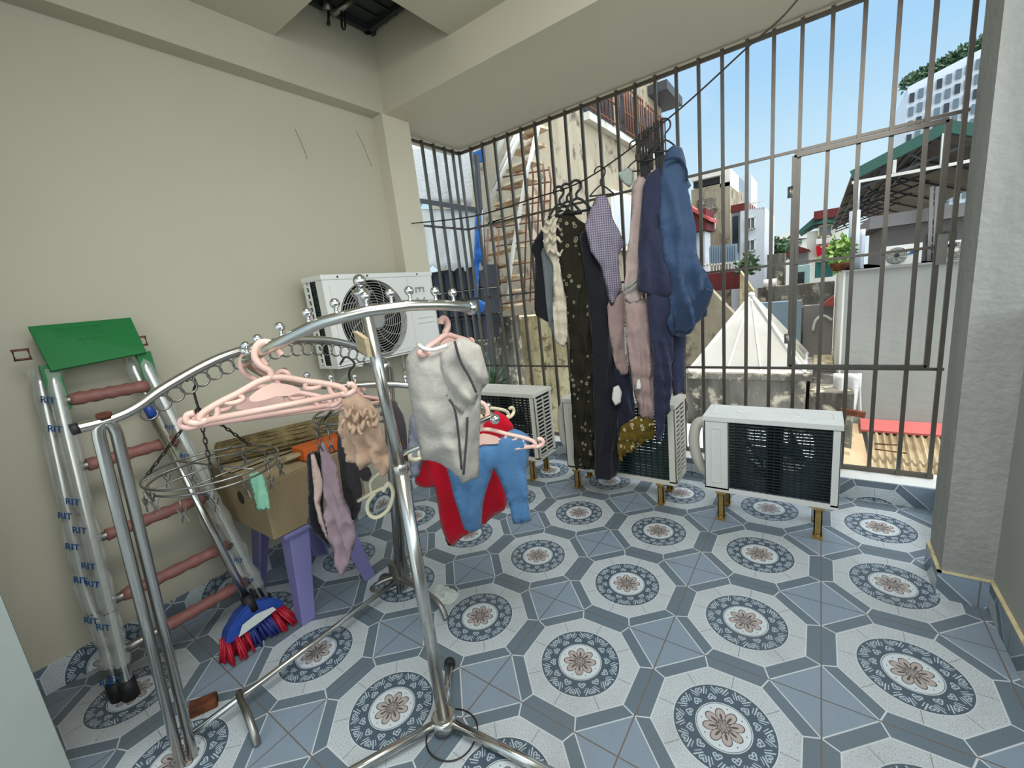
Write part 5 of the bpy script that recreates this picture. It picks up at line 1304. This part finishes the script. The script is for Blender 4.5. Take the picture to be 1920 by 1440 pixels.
lgm.add([(ux-.10, 8.28, uz-.05), (ux-.02, 8.28, uz+.03), (ux+.12, 8.28, uz+.06), (ux+.03, 8.28, uz-.03)], [(0, 1, 2, 3)]); lgm.build('logo', MT['blue_print'], t)
small_unit('white air conditioner unit with a pale hub beside the right column', (1766, 449, 1840, 495), 8.3, MT['ext_white'])
# potted greenery at the corner of the grey wall
pt_ = thing('potted_shrub', 'bright green potted shrub on the corner of the grey wall', 'plant', ay(1575, 512, 8.3))
m = MB(); foliage(m, ay(1574, 475, 8.3), (.22, .2, .38), 260, .14, 3); m.build('foliage', MT['leaf'], pt_)
MB().tube([ay(1574, 505, 8.3), ay(1574, 470, 8.3)], .02, 6).build('stem', MT['rust'], pt_)
p_ = ay(1575, 513, 8.3); MB().lathe((p_[0], 8.3, ZT), [(.12, 0), (.17, .12), (.17, .15)], 14).build('pot', MT['rust'], pt_)

# ---- fibre-cement roof with its red ridge, tan board, crumpled sheet
rf2 = thing('corrugated_roof', 'sunlit tan corrugated roof below the grey wall with red ridge strip', 'roof', (2.6, 7, -1.0))
xa, xb = ay(1636, 850, 7.2)[0]-.05, 4.2; n_ = 60; vs = []; fs = []
za, zb = -.52, -1.02; ya, yb = 7.9, 6.0
rows = [(ya, za+.05), (7.0, -.74), (7.0, -.80), (yb, zb-.06)]
for (yy, zz) in rows:
    for i in range(n_*2+1): vs.append((xa+(xb-xa)*i/(n_*2), yy, zz+.035*math.sin(i*PI/3.2)))
N_ = n_*2+1
for j in range(3):
    for i in range(N_-1): fs.append((j*N_+i, j*N_+i+1, (j+1)*N_+i+1, (j+1)*N_+i))
m = MB().add(vs, fs); o = m.build('sheet', MT['asbestos'], rf2); sd = o.modifiers.new('t', 'SOLIDIFY'); sd.thickness = .012
m = MB(); m.prism([(xa-.1, 7.99, -.36), (xb, 7.99, -.36), (xb, 7.72, -.50), (xa-.1, 7.72, -.50)], (0, 0, .04)); m.build('ridge_strip', MT['red_roof'], rf2)
MB().tube([ay(1640, 832, 7.0), ay(1690, 835, 7.0)], .012, 5).tube([ay(1640, 842, 7.0), ay(1700, 850, 7.0)], .012, 5).build('rod', MT['rust'], rf2)
solo('tan_board', 'flat tan board roof between the skylight box and the corrugated roof', 'roof', MT['board_tan'], lambda m: m.prism([az(1560, 788, -.42), az(1612, 792, -.42), az(1634, 888, -.95), az(1560, 890, -.95)], (0, 0, -.05)))
o = tarp(1562, 1615, 700, 778, 7.7, 10, 8, .12).build('crumpled_sheet', MT['tarp']); tag(o, 'crumpled white sheet hanging at the left corner of the grey wall', 'sheet'); sd = o.modifiers.new('t', 'SOLIDIFY'); sd.thickness = .01
solo('mossy_roof', 'mossy flat concrete roof just right of the skylight', 'roof', MT['ext_conc'], lambda m: m.box((ay(1518, 730, 7.4)[0], 7.3, -2.6), (ay(1600, 760, 7.4)[0], 9.8, ay(1560, 735, 7.4)[2])))
solo('rusty_gutter', 'rusty brown gutter piece at the edge of the tan board', 'gutter', MT['rust'], lambda m: m.bar(ay(1575, 770, 7.1), ay(1622, 778, 7.1), .1))

# ---- middle distance
solo('boundary_wall', 'pale streaked boundary wall behind the skylight on its left', 'wall', MT['ext_cream'], lambda m: m.prism([ay(1240, 740, 12), ay(1398, 740, 12), ay(1398, 612, 12), ay(1330, 540, 12), ay(1240, 590, 12)], (0, .4, 0)))
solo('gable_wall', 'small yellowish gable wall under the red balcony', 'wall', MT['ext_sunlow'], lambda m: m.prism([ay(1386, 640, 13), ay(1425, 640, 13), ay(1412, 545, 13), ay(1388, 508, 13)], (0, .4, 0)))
rd = thing('red_house', 'house with dark red metal cladding and a blue-grey sheet balcony behind the rain cape', 'house', ay(1340, 560, 15))
m = MB(); fbox(m, 1270, 395, 1324, 435, 15, 1.5); m.build('red_box', MT['dred'], rd)
m = MB(); m.prism([ay(1270, 372, 14.9), ay(1330, 408, 14.9), ay(1330, 414, 14.9), ay(1270, 380, 14.9)], (0, 1.6, 0)); m.build('roof_edge', MT['red_roof'], rd)
m = MB(); fbox(m, 1330, 460, 1382, 492, 15, .1)
for k in range(12): fbox(m, 1331+k*4.3, 460, 1332.5+k*4.3, 492, 14.95, .06)
m.build('sheet_balcony', MT['corr_blue'], rd)
m = MB(); fbox(m, 1300, 512, 1386, 545, 14.9, 1.2); m.build('red_base', MT['dred'], rd)
m = MB()
for k in range(15): fbox(m, 1303+k*5.6, 494, 1304.6+k*5.6, 514, 14.95, .05)
fbox(m, 1300, 494, 1386, 497, 14.95, .05); m.build('railing', MT['ext_white'], rd)
m = MB(); fbox(m, 1290, 436, 1322, 520, 15.3, 1, -2.6); m.build('back_wall', MT['ext_ltgrey'], rd)
cb2 = thing('cream_block', 'tall stained cream apartment block right of the rain cape', 'building', ay(1335, 560, 24))
m = MB(); x0, x1, z0, z1 = fbox(m, 1298, 348, 1369, 560, 24, 5, -2.6); m.build('wall', MT['ext_cream'], cb2)
m = MB(); fbox(m, 1300, 336, 1350, 348, 24.2, 4); m.build('roof_storey', MT['glass_d'], cb2)
m = MB(); fbox(m, 1296, 322, 1352, 334, 23.8, 5); fbox(m, 1350, 316, 1369, 350, 24, 3); m.build('roof_slab', MT['ext_white'], cb2)
m = MB(); fbox(m, 1308, 372, 1342, 394, 23.9, .1); m.build('shade_panel', MT['ext_conc'], cb2)
windows(cb2, [(1328, 408, 1342, 432)], 24, MT['ext_white'], MT['glass'])
m = MB(); fbox(m, 1352, 430, 1357, 438, 23.7, .3); m.build('wall_box', MT['ac_white'], cb2)
gy = thing('light_grey_block', 'light grey block with two windows on its blank wall', 'building', ay(1405, 560, 20))
m = MB(); fbox(m, 1388, 392, 1433, 560, 20, 5, -2.6); m.build('wall', MT['ext_ltgrey'], gy)
windows(gy, [(1400, 408, 1416, 430), (1398, 450, 1416, 471)], 20, MT['ext_white'], MT['glass'])
m = MB(); fbox(m, 1371, 398, 1388, 560, 20.4, 4, -2.6); m.build('balcony_bay', MT['ext_ltgrey'], gy)
for yy in (405, 440):
    m = MB(); fbox(m, 1373, yy, 1384, yy+34, 20.3, .1); m.build('balcony_opening', MT['glass_d'], gy)
m = MB(); fbox(m, 1370, 382, 1404, 396, 20.2, 3); m.build('roof_room', MT['dred'], gy)
m = MB()
for k in range(8): fbox(m, 1404+k*4, 380, 1404.8+k*4, 393, 20, .05)
fbox(m, 1403, 379, 1433, 380.5, 20, .05); m.build('roof_railing', MT['ext_white'], gy)
solo('slim_tower', 'pale slim tower block showing far behind the cream block', 'building', MT['ext_ltgrey'], lambda m: fbox(m, 1387, 330, 1408, 400, 45, 5, -2.6))
solo('spire_block', 'narrow dark-striped block beside the slim tower', 'building', MT['glass'], lambda m: fbox(m, 1370, 332, 1385, 420, 40, 4, -2.6))
solo('potted_roof_plants', 'clump of grey-green roof plants in front of the light grey block', 'plant', MT['leaf_d'], lambda m: foliage(m, ay(1402, 500, 14), (.35, .3, .35), 160, .2, 7))
solo('far_white_house', 'pale house with shallow roof far off, left of the green-roofed house', 'house', MT['ext_white'], lambda m: (fbox(m, 1452, 452, 1512, 500, 40, 5, -2.6), m.prism([ay(1446, 452, 39.8), ay(1514, 446, 39.8), ay(1490, 434, 39.8), ay(1470, 437, 39.8)], (0, 5, 0))))
ft = thing('tree', 'hazy green tree rising above the grey block wall', 'tree', ay(1455, 500, 26)*arr((1, 1, 0))+arr((0, 0, -2.6)))
m = MB(); foliage(m, ay(1455, 470, 26), (1.1, .8, .6), 500, .35, 9); m.build('crown', MT['leaf_d'], ft)
p_ = ay(1455, 472, 26); MB().tube([(p_[0], 26, -2.6), p_], .12, 7).build('trunk', MT['rust'], ft)
gh = thing('green_roofed_house', 'house with green side roof and dark red top storey in the distance', 'house', ay(1540, 520, 30))
m = MB(); fbox(m, 1512, 430, 1584, 520, 30, 4, -2.6); m.build('wall', MT['ext_white'], gh)
m = MB(); m.prism([ay(1498, 432, 29.8), ay(1530, 404, 29.8), ay(1584, 396, 29.8), ay(1584, 412, 29.8), ay(1525, 422, 29.8), ay(1498, 438, 29.8)], (0, 4, 0)); m.build('green_roof', MT['green_edge'], gh)
m = MB(); fbox(m, 1526, 392, 1582, 408, 29.6, 3); m.build('red_storey', MT['dred'], gh)
m = MB(); m.prism([ay(1530, 420, 29.4), ay(1546, 410, 29.4), ay(1568, 416, 29.4)], (0, 1, 0)); m.build('porch_gable', MT['green_edge'], gh)
windows(gh, [(1534, 422, 1560, 444)], 29.8, MT['ext_sunlow'], MT['glass'])
m = MB(); fbox(m, 1530, 446, 1566, 456, 29.3, .6); m.build('balcony', MT['ext_white'], gh)
ra_ = thing('small_house', 'small grey house under a dark red hipped roof by the grille gate', 'house', ay(1502, 500, 19))
m = MB(); fbox(m, 1488, 472, 1516, 500, 19, 3, -2.6); m.build('wall', MT['ext_dgrey'], ra_)
MB().prism([ay(1470, 478, 18.8), ay(1496, 461, 18.8), ay(1518, 468, 18.8), ay(1517, 471, 18.8), ay(1474, 482, 18.8)], (0, 3.4, 0)).build('hipped_roof', MT['dred'], ra_)
solo('orange_tarp', 'orange-red tarpaulin slung below the green-roofed house', 'tarpaulin', MT['red'], lambda m: m.prism([ay(1530, 462, 29.2), ay(1560, 458, 29.2), ay(1562, 466, 29.2), ay(1532, 482, 29.2)], (0, .9, -.02)))
solo('lime_roof', 'pale lime green lean-to roof left of the potted shrub', 'roof', MT['limegreen'], lambda m: m.prism([ay(1530, 484, 14), ay(1566, 466, 14), ay(1576, 480, 14), ay(1576, 488, 14), ay(1530, 492, 14)], (0, 2, .0)))
solo('teal_wall', 'teal sheet wall under the lime green roof', 'wall', MT['teal'], lambda m: fbox(m, 1528, 490, 1562, 520, 14.2, .3))
mh = thing('mint_house', 'pale mint green house front with a dark doorway', 'house', ay(1504, 560, 16))
m = MB(); fbox(m, 1484, 498, 1518, 560, 16, 2, -2.6); m.build('wall', MT['mint_wall'], mh)
m = MB(); fbox(m, 1494, 510, 1508, 536, 15.95, .1); m.build('doorway', MT['glass_d'], mh)
solo('brick_wall', 'grey block wall between the light grey block and the mint house', 'wall', MT['ext_conc'], lambda m: fbox(m, 1438, 476, 1470, 560, 17, 1, -2.6))
solo('far_concrete_wall', 'long stained concrete wall across the gap behind the skylight', 'wall', MT['ext_conc'], lambda m: fbox(m, 1420, 534, 1562, 660, 13, .5, -2.6))
solo('water_tank', 'white cylindrical water tank lying on the concrete wall', 'tank', MT['ext_white'], lambda m: m.tube([ay(1432, 534, 13.2), ay(1456, 532, 13.2)], .16, 14))
solo('pale_blue_wall', 'pale blue wall directly behind the skylight ridge', 'wall', MT['corr_blue'], lambda m: fbox(m, 1424, 566, 1502, 640, 11.5, .3, -2.6))
solo('grey_yard_wall', 'plain grey yard wall left of the grey building side', 'wall', MT['ext_dgrey'], lambda m: fbox(m, 1506, 572, 1562, 640, 12, .3, -2.6))
solo('red_tile_edge', 'scrap of red roof beside the white side wall', 'roof', MT['red_roof'], lambda m: m.prism([ay(1538, 574, 11.8), ay(1564, 574, 11.8), ay(1564, 554, 11.8)], (0, .3, 0)))
solo('hose', 'pale arched hose against the grey yard wall', 'hose', MT['ext_white'], lambda m: m.tube(smooth_path([ay(1524, 620, 11.9), ay(1530, 600, 11.9), ay(1545, 592, 11.9), ay(1560, 600, 11.9)], 5), .035, 6))
solo('yard_floor', 'dusty low yard behind the mossy roof', 'yard', MT['ext_sunlow'], lambda m: m.box((.8, 9.6, -2.6), (X0-.05, 12, .25)))

# ---- high-rise with roof trees
tw = thing('high_rise_tower', 'white high-rise tower with rows of windows beside the right column', 'building', ay(1770, 300, 70))
def yt(px, py): return ay(px, py, 70)
tl, tr_, bl = yt(1703, 163), yt(1860, 80), yt(1697, 330)
xL, xR = tl[0], yt(1858, 160)[0]; zL, zR = tl[2], tr_[2]; zb_ = -2.6
MB().prism([(xL, 70, zb_), (xR, 70, zb_), (xR, 70, zR), (xL, 70, zL)], (0, 14, 0)).build('wall', MT['tower'], tw)
m = MB(); m2 = MB(); cols = 9; rows_ = 22; H_ = 1.0
for i in range(cols):
    xx0 = xL+(xR-xL)*(i+.22)/cols; xx1 = xL+(xR-xL)*(i+.80)/cols; zt_ = zL+(zR-zL)*(i+.5)/cols
    for j in range(rows_):
        zz = zt_-.9-j*1.45
        if zz < 6: continue
        f = MB().box((xx0, 69.8, zz-.95), (xx1, 70.02, zz))
        if j < 11: f.build('window', MT['glass'] if (i+j) % 3 else MT['glass_d'], tw)
        else: m.add(f.v, f.f)
o = m.build('lower_windows', MT['glass'], tw); o['kind'] = 'stuff'
m = MB()
for k in range(9):
    q = .03+k*.12; c_ = arr((xL+(xR-xL)*q, 72, zL+(zR-zL)*q+.9)); foliage(m, c_, (1.0, .9, .8), 130, .55, 20+k)
m.build('roof_trees', MT['leaf_d'], tw)

for o in list(bpy.data.objects):
    if '_o' in o: del o['_o']
